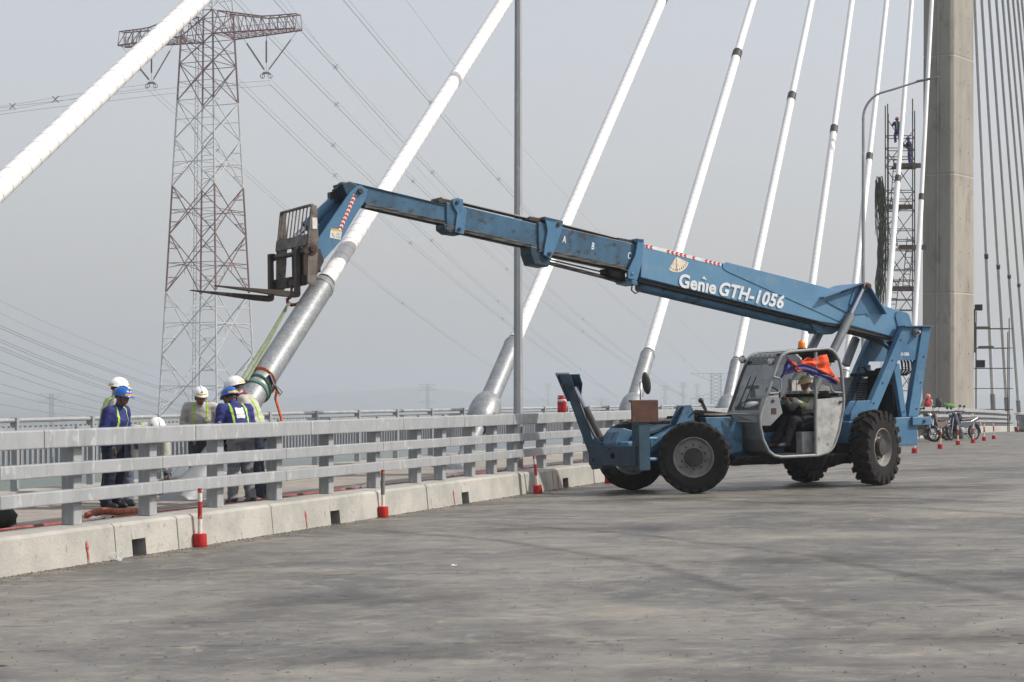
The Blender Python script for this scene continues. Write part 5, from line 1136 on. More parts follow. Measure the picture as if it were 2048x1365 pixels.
mb = MB(); mb.sheet([[(-.05+.025*i, -.03+.02*j, .012+.012*((i*j) % 3)) for i in range(5)] for j in range(4)]); o_ = mb.build('paper_scrap', M['sign_white'], smooth='all'); o_.location = (-.59,19.3,.02); o_.scale = (.6,.6,.6); tag(o_, 'small white scrap lying on the open road', 'litter')

# ------------------------------------------------------------------ hook, sling and ratchet strap on the raised pipe
M['sling'] = mat('green_web_sling', srgb(126,136,110), .8, 0, srgb(104,116,92), 12., stretch=(1,1,3))
M['teal_sling'] = mat('teal_web_sling', srgb(74,116,100), .8, 0, srgb(58,96,84), 12.)
M['orange_strap'] = mat('orange_ratchet_webbing', srgb(196,98,34), .75, 0, srgb(160,74,24), 10.)
M['hook_red'] = mat('red_hook_paint', srgb(132,44,42), .5, 0, srgb(84,40,36), 12.)
def tl(x, y, z): return TM @ Vector((x, y, z))
hk = tl(9.02, .05, 3.58); hko = empty('lifting_hook', hk); tag(hko, 'red swivel hook hanging from the fork carriage', 'hook')
ring = lambda c, r_, ax, n=14: [Vector(c)+(Vector((math.cos(t),0,math.sin(t))) if ax == 'y' else Vector((0,math.cos(t),math.sin(t))))*r_ for t in [2*math.pi*i/n for i in range(n)]]
mb = MB(); mb.path(ring((0,0,.08), .075, 'y'), .018, 6, closed=True); mb.build('ring', M['brown_steel'], hko, smooth=True)
mb = MB(); mb.path(ring((0,0,-.02), .06, 'x'), .016, 6, closed=True); mb.build('shackle', M['hook_red'], hko, smooth=True)
mb = MB(); mb.path([(0,0,-.07),(0,0,-.14),(-.07,0,-.19),(-.06,0,-.25),(.0,0,-.28),(.08,0,-.27),(.12,0,-.23)], [.024,.026,.03,.032,.03,.026,.014], 8); mb.build('hook', M['hook_red'], hko, smooth=True)
c2b = Vector(c2root.location)
def cpt(z): return c2b+c2L(z)
def around(c, r_, tilt=0., n=28):
    a = c2d.cross(Vector((0,0,1))).normalized(); b = a.cross(c2d).normalized()
    return [c+a*r_*math.cos(t)+b*r_*math.sin(t)+c2d*tilt*math.sin(t) for t in [2*math.pi*i/n for i in range(n)]], a, b
cs_ = cpt(1.83); hb = hk+Vector((-.04,-.05,-.26))
sl = empty('lifting_sling', hb); tag(sl, 'pale green web sling running from the hook down to the steel pipe', 'sling')
loop_, a_, b_ = around(cs_, .207, .06); ends = (cs_+Vector((-.2,-.2,.16)), cs_+Vector((-.13,-.24,.12)))
toward = sorted(loop_, key=lambda q: q.y)[0]
for e in ends:
    mb = MB(); mb.path([Vector((0,0,0)), (e-hb)*.5+Vector((0,0,-.03)), e-hb], .03, 8, flat=(1,.6)); mb.build('leg', M['sling'], sl, smooth=True)
mb = MB(); mb.path([q-hb for q in loop_], .035, 8, closed=True, flat=(.2,1)); mb.build('choker', M['teal_sling'], sl, smooth=True)
mb = MB(); mb.path([q-hb-c2d*.07 for q in around(cs_, .213, .0)[0]], .03, 8, closed=True, flat=(.2,1)); mb.build('choker', M['teal_sling'], sl, smooth=True)
cr_ = cpt(1.94); rs = empty('ratchet_strap', cr_); tag(rs, 'orange ratchet strap cinched round the steel pipe with its tail hanging', 'strap')
mb = MB(); mb.path([q-cr_ for q in around(cr_, .212, .05)[0]], .03, 8, closed=True, flat=(.18,1)); mb.build('band', M['orange_strap'], rs, smooth=True)
rp = Vector((.2,-.1,-.04)); mb = MB(); mb.beam(rp+Vector((-.07,-.05,.14)), rp+Vector((.08,.0,-.15)), .05, .03); mb.build('ratchet_frame', M['brown_steel'], rs, bevel=.004)
mb = MB(); mb.beam(rp+Vector((-.05,-.08,.16)), rp+Vector((.02,-.06,-.02)), .04, .02); mb.beam(rp+Vector((.0,-.07,.02)), rp+Vector((.14,-.07,-.12)), .016); mb.beam(rp+Vector((.14,-.07,-.12)), rp+Vector((.09,-.07,-.18)), .016); mb.build('ratchet_handle', M['chrome'], rs)
tl_ = rp+Vector((.05,-.04,-.1)); mb = MB(); mb.path([tl_, tl_+Vector((-.02,0,-.12)), tl_+Vector((.03,0,-.28)), tl_+Vector((.07,0,-.42)), tl_+Vector((.075,0,-.56))], .026, 8, flat=(1,.8)); mb.build('tail', M['orange_strap'], rs, smooth=True)
# ------------------------------------------------------------------ people
M['skin'] = mat('brown_skin', srgb(126,84,64), .55, 0, srgb(104,68,52), 18.)
M['blue_work'] = mat('royal_blue_workwear', srgb(30,40,108), .8, 0, srgb(22,30,84), 7., .35, .7, bump=.9, bsc=11)
M['navy_work'] = mat('dark_navy_workwear', srgb(26,32,56), .85, 0, srgb(18,22,40), 7., bump=.9, bsc=11)
M['grey_shirt'] = mat('grey_work_shirt', srgb(180,178,172), .85, 0, srgb(152,150,145), 6., .35, .7, bump=1., bsc=10)
M['jeans'] = mat('washed_jeans', srgb(104,112,130), .85, 0, srgb(76,86,108), 6., .35, .7, bump=.9, bsc=11)
M['grey_trousers'] = mat('grey_trousers', srgb(128,128,136), .85, 0, srgb(100,100,108), 6., bump=.9, bsc=11)
M['dark_jeans'] = mat('dark_jeans', srgb(44,50,66), .85, 0, srgb(66,74,92), 8., .5, .7, bump=.9, bsc=11)
M['black_trousers'] = mat('black_trousers', srgb(34,33,40), .9, 0, srgb(24,24,29), 7., bump=.9, bsc=11)
M['boot'] = mat('black_boots', (.014,.013,.012), .6)
M['lime'] = mat('lime_reflective_tape', srgb(158,194,72), .6)
M['silver_tape'] = mat('silver_tape', srgb(170,174,172), .35, .3)
M['helmet_white'] = mat('white_helmet', srgb(222,222,220), .3, 0, srgb(206,206,204), 9., .5, .75)
M['helmet_blue'] = mat('blue_helmet', srgb(28,84,160), .3)
M['helmet_pink'] = mat('pink_helmet', srgb(206,112,118), .4)
M['helmet_orange'] = mat('orange_helmet', srgb(206,84,40), .4)
M['helmet_cream'] = mat('cream_helmet', srgb(190,180,150), .4)
M['band_yellow'] = mat('yellow_band', srgb(222,166,40), .5)
M['scarf_red'] = mat('dark_red_scarf', srgb(112,30,38), .85, 0, srgb(88,22,30), 12.)
M['scarf_blue'] = mat('patterned_blue_scarf', srgb(64,76,110), .85, 0, srgb(30,32,48), 22., .45, .55)
M['glove'] = mat('dark_gloves', srgb(52,48,46), .85, 0, srgb(110,108,104), 14., .5, .7)
M['red_vest'] = mat('red_vest', srgb(164,32,44), .75)
M['hair'] = mat('black_hair', (.012,.011,.01), .6)
M['lime_vest'] = mat('lime_vest', srgb(172,194,72), .7, 0, srgb(150,174,62), 7.)
DEF = dict(pelvis=(0,0,.93), waist=(0,0,1.08), chest=(.0,0,1.28), neckb=(-.01,0,1.43), head=(.02,0,1.605),
           shL=(-.01,.195,1.385), shR=(-.01,-.195,1.385), elL=(-.04,.275,1.12), elR=(-.04,-.275,1.12), wrL=(.1,.22,.9), wrR=(.1,-.22,.9),
           hipL=(0,.09,.9), hipR=(0,-.09,.9), knL=(.03,.1,.5), knR=(.03,-.1,.5), anL=(-.03,.11,.09), anR=(-.03,-.11,.09))
def bend(J, pitch, names=('waist','chest','neckb','head','shL','shR','elL','elR','wrL','wrR')):
    "lean the upper body forward about the hips"
    o = Vector(J['pelvis']); m = Matrix.Rotation(R(pitch), 3, 'Y')
    for n in names: J[n] = tuple(o+m @ (Vector(J[n])-o))
    return J
def person(label, mw, J, wear, helmet='helmet_white', head_pitch=0, head_yaw=0, lean=0, scale=1., tapes=(), extra=None, cat='person', vox=.0135, feet=True, scarf=None, group=None, long_=False):
    J = {k: Vector(v) for k, v in J.items()}
    mb = MB(); bones = []
    def limb(pts, rr, lab, fl=None):
        mb.path(pts, rr, 12, True, flat=fl)
        for a, c, r0, r1 in zip(pts[:-1], pts[1:], rr[:-1], rr[1:]): bones.append((Vector(a), Vector(c), (r0+r1)/2, lab))
        for p, r_ in zip(pts, rr):
            if not fl: mb.ball(p, r_*.99, 10, 6)
    up = (J['neckb']-J['pelvis']).normalized(); lf = (J['shL']-J['shR']).normalized(); fw = lf.cross(up).normalized()
    # torso as a stack of ellipses
    st = [(J['pelvis']-up*.12, .16, .125), (J['pelvis'], .19, .145), (J['waist'], .185, .14), (J['chest'], .2, .15), (J['neckb']-up*.05, .18, .115), (J['neckb']+up*.03, .075, .07)]
    n = 16; v = []; 
    for c, rw, rd in st:
        for k in range(n): t = 2*math.pi*k/n; v.append(c+lf*rw*math.cos(t)+fw*rd*math.sin(t))
    f = [(i*n+k, i*n+(k+1) % n, (i+1)*n+(k+1) % n, (i+1)*n+k) for i in range(len(st)-1) for k in range(n)]+[tuple(range(n-1,-1,-1)), tuple(range((len(st)-1)*n, len(st)*n))]
    mb.add(v, f)
    bones.append((J['pelvis'], J['waist'], .14, 'shirt')); bones.append((J['waist'], J['chest'], .14, 'shirt')); bones.append((J['chest'], J['neckb'], .12, 'shirt')); bones.append((J['pelvis']-up*.2, J['pelvis']-up*(.03 if not long_ else .12), .15, 'trousers'))
    for s in 'LR':
        limb([J['chest']+up*.08, J['sh'+s]], [.09,.085], 'shirt'); limb([J['sh'+s], J['el'+s], J['wr'+s]], [.083,.07,.05], 'shirt')
        limb([J['hip'+s]+(J['kn'+s]-J['hip'+s]).normalized()*-.02, J['kn'+s], J['an'+s]], [.112,.088,.074], 'trousers')
        if feet:
            dk = (J['an'+s]-J['kn'+s]).normalized(); ffw = fw.copy(); ffw.z = 0
            if ffw.length < .2: ffw = Vector((1,0,0))
            ffw.normalize(); an = J['an'+s]
            limb([an+Vector((0,0,-.02))-ffw*.05, an+Vector((0,0,-.035))+ffw*.08, an+Vector((0,0,-.045))+ffw*.17], [.05,.05,.04], 'boot')
    hc = J['head']; hm = Matrix.Rotation(0,3,'Z')
    Hx = (Matrix.Rotation(R(head_yaw), 3, 'Z') @ Matrix.Rotation(R(head_pitch), 3, 'Y'))
    H = lambda x, y, z: hc+Hx @ Vector((x,y,z))
    limb([J['neckb']-up*.02, H(-.02,0,-.08)], [.062,.056], 'skin' if scarf is None else 'scarf')
    mb.ball(hc, .108, 16, 12, (.93,.76,1.1), Hx); mb.ball(H(.035,0,-.06), .062, 12, 8, (.9,.85,.8), Hx); mb.ball(H(.1,0,-.012), .016, 8, 6, (1,.8,1.3), Hx)
    for s in (-1,1): mb.ball(H(-.01,.084*s,-.01), .02, 8, 6, (.7,.4,1.3), Hx)
    mb.ball(H(.088,0,-.052), .02, 8, 6, (.6,1.2,.4), Hx)
    bones.append((H(.0,0,-.04), H(0,0,.06), .09, 'skin')); bones.append((H(.03,0,-.075), H(.06,0,-.05), .05, 'skin' if scarf != 'mask' else 'scarf'))
    tmp = bpy.data.objects.new('person_tmp', mb.mesh('person_tmp', M['skin'])); col.objects.link(tmp)
    md = tmp.modifiers.new('remesh', 'REMESH'); md.mode = 'VOXEL'; md.voxel_size = vox; md.use_smooth_shade = True
    ms = tmp.modifiers.new('smooth', 'SMOOTH'); ms.factor = .5; ms.iterations = 3
    dg = bpy.context.evaluated_depsgraph_get(); me = bpy.data.meshes.new_from_object(tmp.evaluated_get(dg)); me.name = 'body'
    bpy.data.objects.remove(tmp)
    labs = ['skin','shirt','trousers','boot','scarf']; me.materials.clear()
    for l_ in labs: me.materials.append(M[wear.get(l_, {'skin':'skin','boot':'boot'}.get(l_, 'skin'))])
    info = []
    for p in me.polygons:
        c = p.center; best = 9; lab = 'skin'
        for a, b, r_, l_ in bones:
            ab = b-a; t = max(0, min(1, (c-a).dot(ab)/max(1e-9, ab.length_squared))); d = (c-a-ab*t).length-r_
            if d < best: best = d; lab = l_
        p.material_index = labs.index(lab); info.append((c.copy(), lab))
    cloth_v = {i for p, (c, lab) in zip(me.polygons, info) if lab in ('shirt','trousers') for i in p.vertices}
    n0 = [q.vector.copy() for q in me.vertex_normals]; sd_ = Vector((len(label)*1.7, 3.1, 7.7))
    for i in cloth_v:                                          # folds and creases in the cloth
        q = me.vertices[i].co; a = mnoise.noise(Vector((q.x*9, q.y*9, q.z*16))+sd_)*.6+abs(mnoise.noise(Vector((q.x*6+q.z*7, q.y*6-q.z*5, q.z*9))+sd_))*-.9+mnoise.noise(q*30)*.2
        me.vertices[i].co = q+n0[i]*(.016*a+.004)
    me.update(); me.shade_smooth()
    root = bpy.data.objects.new('person', me); col.objects.link(root); root.matrix_world = mw @ Matrix.Scale(scale, 4)
    tag(root, label, cat, group)
    # tapes and vests: skin of the body picked out by place, lifted off the cloth
    tor = lambda c: ((c-J['pelvis']).dot(up), (c-J['pelvis']).dot(lf), (c-J['pelvis']).dot(fw))
    nrm = [q.vector.copy() for q in me.vertex_normals]
    for nm, mt, off, cond in tapes:
        fs = [p for p, (c, lab) in zip(me.polygons, info) if cond(c, lab, *tor(c), J)]
        if not fs: continue
        idx = sorted({i for p in fs for i in p.vertices}); mp_ = {i: k for k, i in enumerate(idx)}
        t_ = MB(); t_.add([me.vertices[i].co+nrm[i]*off for i in idx], [tuple(mp_[i] for i in p.vertices) for p in fs]); t_.build(nm, M[mt], root, smooth='all')
    # hands
    for s, sg in (('L',1),('R',-1)):
        w_ = J['wr'+s]; d = (w_-J['el'+s]).normalized(); side = d.cross(Vector((0,0,1)));
        if side.length < .2: side = d.cross(Vector((1,0,0)))
        side.normalize(); nn = side.cross(d).normalized(); h_ = MB()
        h_.path([w_-d*.02, w_+d*.03, w_+d*.085], [.03,.042,.04], 10, True, flat=(1,.5))
        for k in range(4):
            b = w_+d*.08+side*(-.03+.02*k); L_ = (.065,.078,.074,.058)[k]
            h_.path([b, b+d*L_*.5-nn*.008, b+d*L_*.85-nn*.03, b+d*L_*.9-nn*.05], [.0095,.009,.008,.007], 6)
        tb = w_+d*.03-side*.036*sg; h_.path([tb, tb+d*.03-side*.022*sg-nn*.012, tb+d*.062-side*.02*sg-nn*.025], [.012,.0105,.008], 6)
        h_.build('hand', M[wear.get('hand','skin')], root, smooth='all')
    if scarf:
        s_ = MB()
        for k, (dz, r_, t_) in enumerate(((-.115,.078,.034),(-.15,.092,.036),(-.175,.1,.03))):
            s_.path([H(-.012+(r_+.012*math.cos(2*a))*math.cos(a), r_*math.sin(a), dz+.012*math.sin(a*2+k)) for a in [2*math.pi*i/18 for i in range(18)]], t_, 8, closed=True)
        if scarf == 'mask': s_.ball(H(.04,0,-.06), .085, 14, 10, (.9,.95,.85), Hx)
        s_.build('scarf', M[wear['scarf']], root, smooth='all')
    # eyes and hair
    e_ = MB()
    for sy in (-1,1): e_.ball(H(.086,.032*sy,.012), .009, 8, 6, (.6,1.3,.7), Hx); e_.path([H(.088,.016*sy,.03), H(.09,.034*sy,.034), H(.078,.05*sy,.03)], .005, 5)
    e_.build('eyes', M['hair'], root)
    h_ = MB()
    nn_, mm_ = 18, 7; rows = []
    for i in range(mm_+1):
        ph = math.pi*.5*i/mm_
        rows.append([H(-.03+.095*math.sin(ph)*math.cos(t)*.95, .086*math.sin(ph)*math.sin(t), -.02+.11*math.cos(ph)) for t in [2*math.pi*k/nn_ for k in range(nn_+1)]])
    h_.sheet(rows); h_.build('hair', M['hair'], root, smooth='all')
    if helmet:
        k_ = MB(); rows = []
        for i in range(9):
            ph = math.pi*.5*i/8
            rows.append([H(-.008+.142*math.sin(ph)*math.cos(t), .116*math.sin(ph)*math.sin(t), .03+.118*math.cos(ph)**.9 if i < 8 else .03) for t in [2*math.pi*k/24 for k in range(25)]])
        rows.append([H(-.008+(.15+.045*max(0,math.cos(t))**2)*math.cos(t), .123*math.sin(t), .022-.012*max(0,math.cos(t))) for t in [2*math.pi*k/24 for k in range(25)]])
        k_.sheet(rows); k_.path([H(-.11,0,.1), H(-.06,0,.139), H(.0,0,.15), H(.05,0,.139), H(.1,0,.1)], .014, 6)
        ho = k_.build('helmet', M[helmet], root, smooth='all', solid=.005)
        for a0, a1 in ((-.75,.75),(2.3,3.98)):
            b_ = MB()
            r0 = []; r1 = []
            for q in range(9):
                t = a0+(a1-a0)*q/8; r0.append(H(-.008+.1475*math.cos(t), .1205*math.sin(t), .036)); r1.append(H(-.008+.1445*math.cos(t), .1175*math.sin(t), .06))
            b_.sheet([r0, r1]); b_.build('helmet_band', M['band_yellow'], ho)
        s_ = MB(); s_.path([H(.02,.1,.03), H(.03,.083,-.05), H(.045,.0,-.118), H(.03,-.083,-.05), H(.02,-.1,.03)], .006, 5); s_.build('chin_strap', M['hair'], ho)
        lg = MB(); lg.ball(H(.125,.0,.085), .016, 8, 6, (.3,1,1), Hx); lg.build('emblem', M['helmet_blue'] if 'white' in helmet else M['sign_white'], ho)
    return root, J, H
def W2(x, y, rz): return Matrix.Translation((x, y, ZW)) @ Matrix.Rotation(R(rz), 4, 'Z')
brace_f = lambda c, lab, u, l, f, J: lab == 'shirt' and abs(abs(l)-.105) < .015 and u > .02 and (c-J['neckb']).length > .06
belt_f = lambda c, lab, u, l, f, J: lab == 'shirt' and abs(u-.16) < .022 and abs(l) < .2
def cuff_f(side, k=.6): return lambda c, lab, u, l, f, J: lab == 'shirt' and abs((c-J['el'+side]).dot((J['wr'+side]-J['el'+side]).normalized())-(J['wr'+side]-J['el'+side]).length*k) < .02 and (c-(J['el'+side].lerp(J['wr'+side], k))).length < .075
arm_f = lambda side: (lambda c, lab, u, l, f, J: lab == 'shirt' and (c-(J['sh'+side].lerp(J['el'+side], .45))).length < .085 and abs((c-J['sh'+side]).dot((J['el'+side]-J['sh'+side]).normalized())-(J['el'+side]-J['sh'+side]).length*.45) < .02)
vest_f = lambda c, lab, u, l, f, J: lab == 'shirt' and abs(l) < .165 and u > -.02 and (c-J['neckb']).length > .07 and min((c-J['elL']).length, (c-J['elR']).length, (c-J['wrL']).length, (c-J['wrR']).length) > .1

# worker in the lime vest, seen from behind
J = bend(dict(DEF), 8); J['head'] = tuple(Vector(J['head'])+Vector((.03,0,0)))
person('worker in white helmet and lime vest, farther of the pair at the rail', W2(-5.42, 25.55, 25), J, dict(shirt='grey_shirt', trousers='black_trousers', hand='glove'), head_pitch=5, scale=.97,
       tapes=[('vest','lime_vest',.008,vest_f),('reflective_strip','silver_tape',.012,lambda c,lab,u,l,f,J: vest_f(c,lab,u,l,f,J) and abs(abs(l)-.09) < .025)])
# worker in blue coverall at the rail
J = bend(dict(DEF, elR=(-.02,-.25,1.13), wrR=(.14,-.2,.93), elL=(.02,.24,1.15), wrL=(.26,.12,1.02)), 10); J['head'] = tuple(Vector(J['head'])+Vector((.035,0,-.01)))
person('worker in blue helmet and blue coverall, nearer of the pair at the rail', W2(-5.14, 24.45, -24), J, dict(shirt='blue_work', trousers='navy_work', hand='glove'), 'helmet_blue', head_pitch=8, scale=.91,
       tapes=[('reflective_strip','lime',.006,brace_f),('reflective_strip','lime',.006,cuff_f('R')),('reflective_strip','lime',.006,cuff_f('L'))])
# worker bent double behind the rail
J = dict(DEF, knL=(.05,.12,.5), knR=(-.02,-.12,.5)); J = bend(J, 78); J.update(elL=(.5,.2,.72), wrL=(.62,.16,.52), elR=(.48,-.2,.7), wrR=(.6,-.12,.5)); J['head'] = (.66,0,1.06); J['neckb'] = (.51,0,1.035)
wr_p = person('stooping worker in grey shirt and jeans bent low behind the guard rail', W2(-4.93, 24.95, -56), J, dict(shirt='grey_shirt', trousers='jeans', hand='glove'), head_pitch=60, scale=.97,
       tapes=[('reflective_strip','lime',.006,brace_f),('reflective_strip','lime',.006,belt_f)])
# worker facing the camera
J = bend(dict(DEF, elL=(.0,.27,1.14), wrL=(.2,.12,.98), elR=(.0,-.27,1.14), wrR=(.2,-.14,.98)), 24); J['head'] = tuple(Vector(J['head'])+Vector((.05,0,-.02)))
person('worker in white helmet and grey shirt facing the camera and looking down', W2(-4.60, 28.1, -82), J, dict(shirt='grey_shirt', trousers='dark_jeans', hand='glove'), head_pitch=10, head_yaw=12, scale=.95,
       tapes=[('reflective_strip','lime',.006,brace_f),('name_patch','sign_white',.009,lambda c,lab,u,l,f,J: lab == 'shirt' and abs(l-.1) < .035 and abs(u-.3) < .03 and f > .03)])
# worker with his back to the camera
J = bend(dict(DEF, elL=(.08,.25,1.16), wrL=(.3,.12,1.05), elR=(.08,-.25,1.16), wrR=(.3,-.1,1.05), anL=(-.05,.15,.09), anR=(-.03,-.14,.09)), 30); J['head'] = tuple(Vector(J['head'])+Vector((.04,0,-.015)))
back_f = lambda c, lab, u, l, f, J: lab == 'shirt' and f < -.05 and abs(l+.0) < .06 and .24 < u < .40 and not .285 < u < .3
person('worker in blue helmet and blue jacket with his back to the camera', W2(-3.60, 25.25, 122), J, dict(shirt='blue_work', trousers='grey_trousers', hand='glove', scarf='scarf_blue'), 'helmet_blue', head_pitch=14, head_yaw=12, scale=.96, long_=True, scarf='neck',
       tapes=[('reflective_strip','lime',.006,brace_f),('back_print','letter',.008,back_f)])
# worker with the red scarf
J = bend(dict(DEF, elL=(.1,.25,1.16), wrL=(.32,.15,1.06), elR=(.05,-.25,1.14), wrR=(.28,-.14,1.02)), 22); J['head'] = tuple(Vector(J['head'])+Vector((.05,0,-.015)))
person('worker in white helmet and red face scarf standing at the steel pipe', W2(-3.50, 26.2, 175), J, dict(shirt='grey_shirt', trousers='dark_jeans', hand='glove', scarf='scarf_red'), head_pitch=16, scale=1.02, scarf='mask',
       tapes=[('reflective_strip','lime',.006,brace_f),('reflective_strip','lime',.006,arm_f('L'))])
# driver
J = dict(pelvis=(-.87,0,1.27), waist=(-.88,0,1.41), chest=(-.86,0,1.6), neckb=(-.83,0,1.75), head=(-.775,0,1.9), shL=(-.85,.185,1.70), shR=(-.85,-.185,1.70), elL=(-.66,.25,1.47), elR=(-.64,-.25,1.47), wrL=(-.42,.12,1.6), wrR=(-.4,-.1,1.62),
         hipL=(-.84,.1,1.25), hipR=(-.84,-.1,1.25), knL=(-.38,.16,1.24), knR=(-.36,-.1,1.22), anL=(-.2,.16,.83), anR=(-.12,-.08,.82))
person('driver in grey shirt and pale helmet seated in the open cab', TM @ Matrix.Translation((0,.7,0)), J, dict(shirt='grey_shirt', trousers='black_trousers'), 'helmet_cream', head_pitch=6, tapes=[('reflective_strip','lime',.006,arm_f('L')),('reflective_strip','lime',.006,cuff_f('L',.4))])
# person beyond the far rail
J = bend(dict(DEF, wrL=(.2,.12,1.0), wrR=(.2,-.1,1.0)), 14)
pz = crest(97)
person('person in pink helmet and red vest behind the far rail', Matrix.Translation((20.55, 94.2, ZW+pz+.05)) @ Matrix.Rotation(R(-80),4,'Z'), J, dict(shirt='grey_shirt', trousers='dark_jeans'), 'helmet_pink', head_pitch=35, vox=.018, tapes=[('vest','red_vest',.01,vest_f)])
# two climbers on the scaffold
J = dict(DEF, elL=(.2,.22,1.3), wrL=(.42,.15,1.42), elR=(.18,-.24,1.25), wrR=(.4,-.16,1.2), knL=(.22,.1,.62), anL=(.1,.11,.3))
person('climber in orange helmet and blue clothes on the topmost ladder of the scaffold', Matrix.Translation((22.0,108.3,15.75)) @ Matrix.Rotation(R(100),4,'Z'), bend(J, 12), dict(shirt='blue_work', trousers='blue_work'), 'helmet_orange', vox=.018, scale=.97, tapes=[('harness','lime',.01,brace_f)])
J = dict(DEF, elL=(.16,.24,1.2), wrL=(.36,.16,1.3), elR=(.15,-.26,1.2), wrR=(.35,-.2,1.25))
person('climber in dark blue clothes standing on the upper scaffold platform', Matrix.Translation((22.7,108.35,14.62)) @ Matrix.Rotation(R(150),4,'Z'), bend(J, 8), dict(shirt='navy_work', trousers='blue_work'), 'helmet_blue', vox=.018, scale=.97)
# spanner in the stooping worker's hand
wp = wr_p[0].matrix_world @ Vector((.66,-.1,.5)); so = MB()
so.beam((-.16,0,0),(.1,0,.0),.028,.014); so.lathe([(-.008,.028),(.008,.028)], (-.17,0,0), (0,1,0), 12)
so.prism([(.09,-.02),(.13,-.042),(.17,-.03),(.175,-.012),(.14,-.012),(.135,.012),(.175,.014),(.17,.03),(.13,.042),(.09,.02)], -.008, .008)
o_ = so.build('spanner', M['chrome'], bevel=.002); o_.location = wp+Vector((.12,-.08,-.0)); o_.rotation_euler = (0,R(8),R(170)); tag(o_, 'bright steel spanner held by the stooping worker behind the rail', 'spanner')
# ------------------------------------------------------------------ parked motorbikes, rucksack and bags at the far rail
M['bike_dark'] = mat('dark_grey_bike_paint', srgb(32,33,36), .35, .1, coat=.4)
M['bike_bronze'] = mat('bronze_bike_paint', srgb(84,64,50), .35, .1, coat=.4)
M['bike_blue'] = mat('blue_grey_bike_paint', srgb(48,56,70), .3, .1, coat=.5)
M['bike_seat'] = mat('black_vinyl_seat', (.02,.02,.021), .5)
M['green_cloth'] = mat('bright_green_cloth', srgb(92,142,58), .8, 0, srgb(74,118,48), 8.)
M['blue_plastic'] = mat('blue_plastic_tub', srgb(34,58,130), .5)
def motorbike(paint, label, u, v, heading, steer=12):
    b = B(u, v, road_z(u, v)); root = empty('motorbike', b, R(heading)); root.rotation_euler = (R(7), 0, R(heading)); root.scale = (1.14,1.14,1.14); tag(root, label, 'motorbike', 'motorbikes parked at the far rail')
    def ad(mb, n, m, p=root, **k): return mb.build(n, m, p, **k)
    for nm, x, st in (('front_wheel',.62,steer),('rear_wheel',-.6,0)):
        wr = empty(nm); wr.parent = root; wr.location = (x,0,.29); wr.rotation_euler = (0,0,R(st))
        mb = MB(); mb.path([(.25*math.cos(t),0,.25*math.sin(t)) for t in [2*math.pi*i/28 for i in range(28)]], .042, 8, closed=True); ad(mb, 'tyre', M['tyre'], wr, smooth='all')
        mb = MB(); mb.path([(.205*math.cos(t),0,.205*math.sin(t)) for t in [2*math.pi*i/24 for i in range(24)]], .016, 6, closed=True)
        for i in range(9): t = 2*math.pi*i/9; mb.beam((0,0,0),(.2*math.cos(t),0,.2*math.sin(t)),.014)
        mb.lathe([(-.05,.045),(.05,.045)], (0,0,0), (0,1,0), 12); ad(mb, 'rim', M['galv_dull'], wr)
    mb = MB()
    for s in (-.07,.07): mb.tube((.62,s,.29),(.44,s,.82),.022,n=8)
    ad(mb, 'fork', M['chrome'], smooth=True)
    mb = MB(); rows = [[(.62+.3*math.cos(t), y, .29+.3*math.sin(t)+(.0 if abs(y) < .03 else -.02)) for y in (-.05,-.02,.02,.05)] for t in [R(a) for a in range(25,170,14)]]; mb.sheet(rows); ad(mb, 'front_mudguard', paint, smooth='all', solid=.006)
    mb = MB(); mb.prism([(.46,.98),(.36,1.02),(.28,.78),(.2,.5),(.3,.3),(.36,.34),(.34,.55),(.44,.75)], -.16, .16); ad(mb, 'leg_shield', paint, bevel=.02)
    mb = MB(); mb.prism([(.52,.92),(.47,1.04),(.34,1.03),(.34,.86)], -.1, .1); hl = ad(mb, 'front_cowl', paint, bevel=.03)
    mb = MB(); mb.ball((.52,0,.95),.06,10,8,(.5,1.2,.8)); ad(mb, 'headlight', M['lens'], hl, smooth='all')
    mb = MB(); mb.path([(.34,.36,1.0),(.38,.2,1.06),(.4,0,1.05),(.38,-.2,1.06),(.34,-.36,1.0)], .014, 7)
    ad(mb, 'handlebar', M['black'], smooth=True)
    for s in (-1,1):
        mb = MB(); mb.path([(.36,.24*s,1.05),(.33,.3*s,1.18)], .008, 5); mb.ball((.33,.32*s,1.22),.06,10,8,(.4,1.1,.75)); ad(mb, 'mirror', M['black'], smooth=True)
    mb = MB(); mb.prism([(.12,.76),(-.1,.78),(-.4,.8),(-.68,.86),(-.7,.8),(-.4,.7),(.05,.66)], -.12, .12); ad(mb, 'seat', M['bike_seat'], bevel=.03)
    mb = MB(); mb.prism([(.2,.5),(.15,.68),(-.4,.7),(-.78,.84),(-.8,.76),(-.45,.52),(-.1,.42)], -.11, .11); ad(mb, 'side_panel', paint, bevel=.03)
    mb = MB(); mb.box(-.12,.16,-.1,.1,.25,.46); mb.lathe([(-.13,.09),(.13,.09)], (.05,0,.33), (0,1,0), 14); ad(mb, 'engine', M['galv_dull'], bevel=.02)
    mb = MB(); mb.path([(.1,-.1,.3),(.0,-.15,.22),(-.4,-.16,.28),(-.75,-.16,.36)], [.02,.022,.045,.045], 10); ad(mb, 'exhaust', M['galv_dull'], smooth=True)
    mb = MB(); mb.prism([(-.72,.84),(-.84,.8),(-.86,.72),(-.76,.74)], -.07, .07); ad(mb, 'tail_light', M['red_plastic'], bevel=.01)
    mb = MB(); rows = [[(-.6+.31*math.cos(t), y, .29+.31*math.sin(t)) for y in (-.06,.06)] for t in [R(a) for a in range(60,190,16)]]; mb.sheet(rows); ad(mb, 'rear_mudguard', M['black'], smooth='all', solid=.006)
    mb = MB(); mb.box(-.92,-.9,-.09,.09,.5,.64); ad(mb, 'number_plate', M['sign_white'])
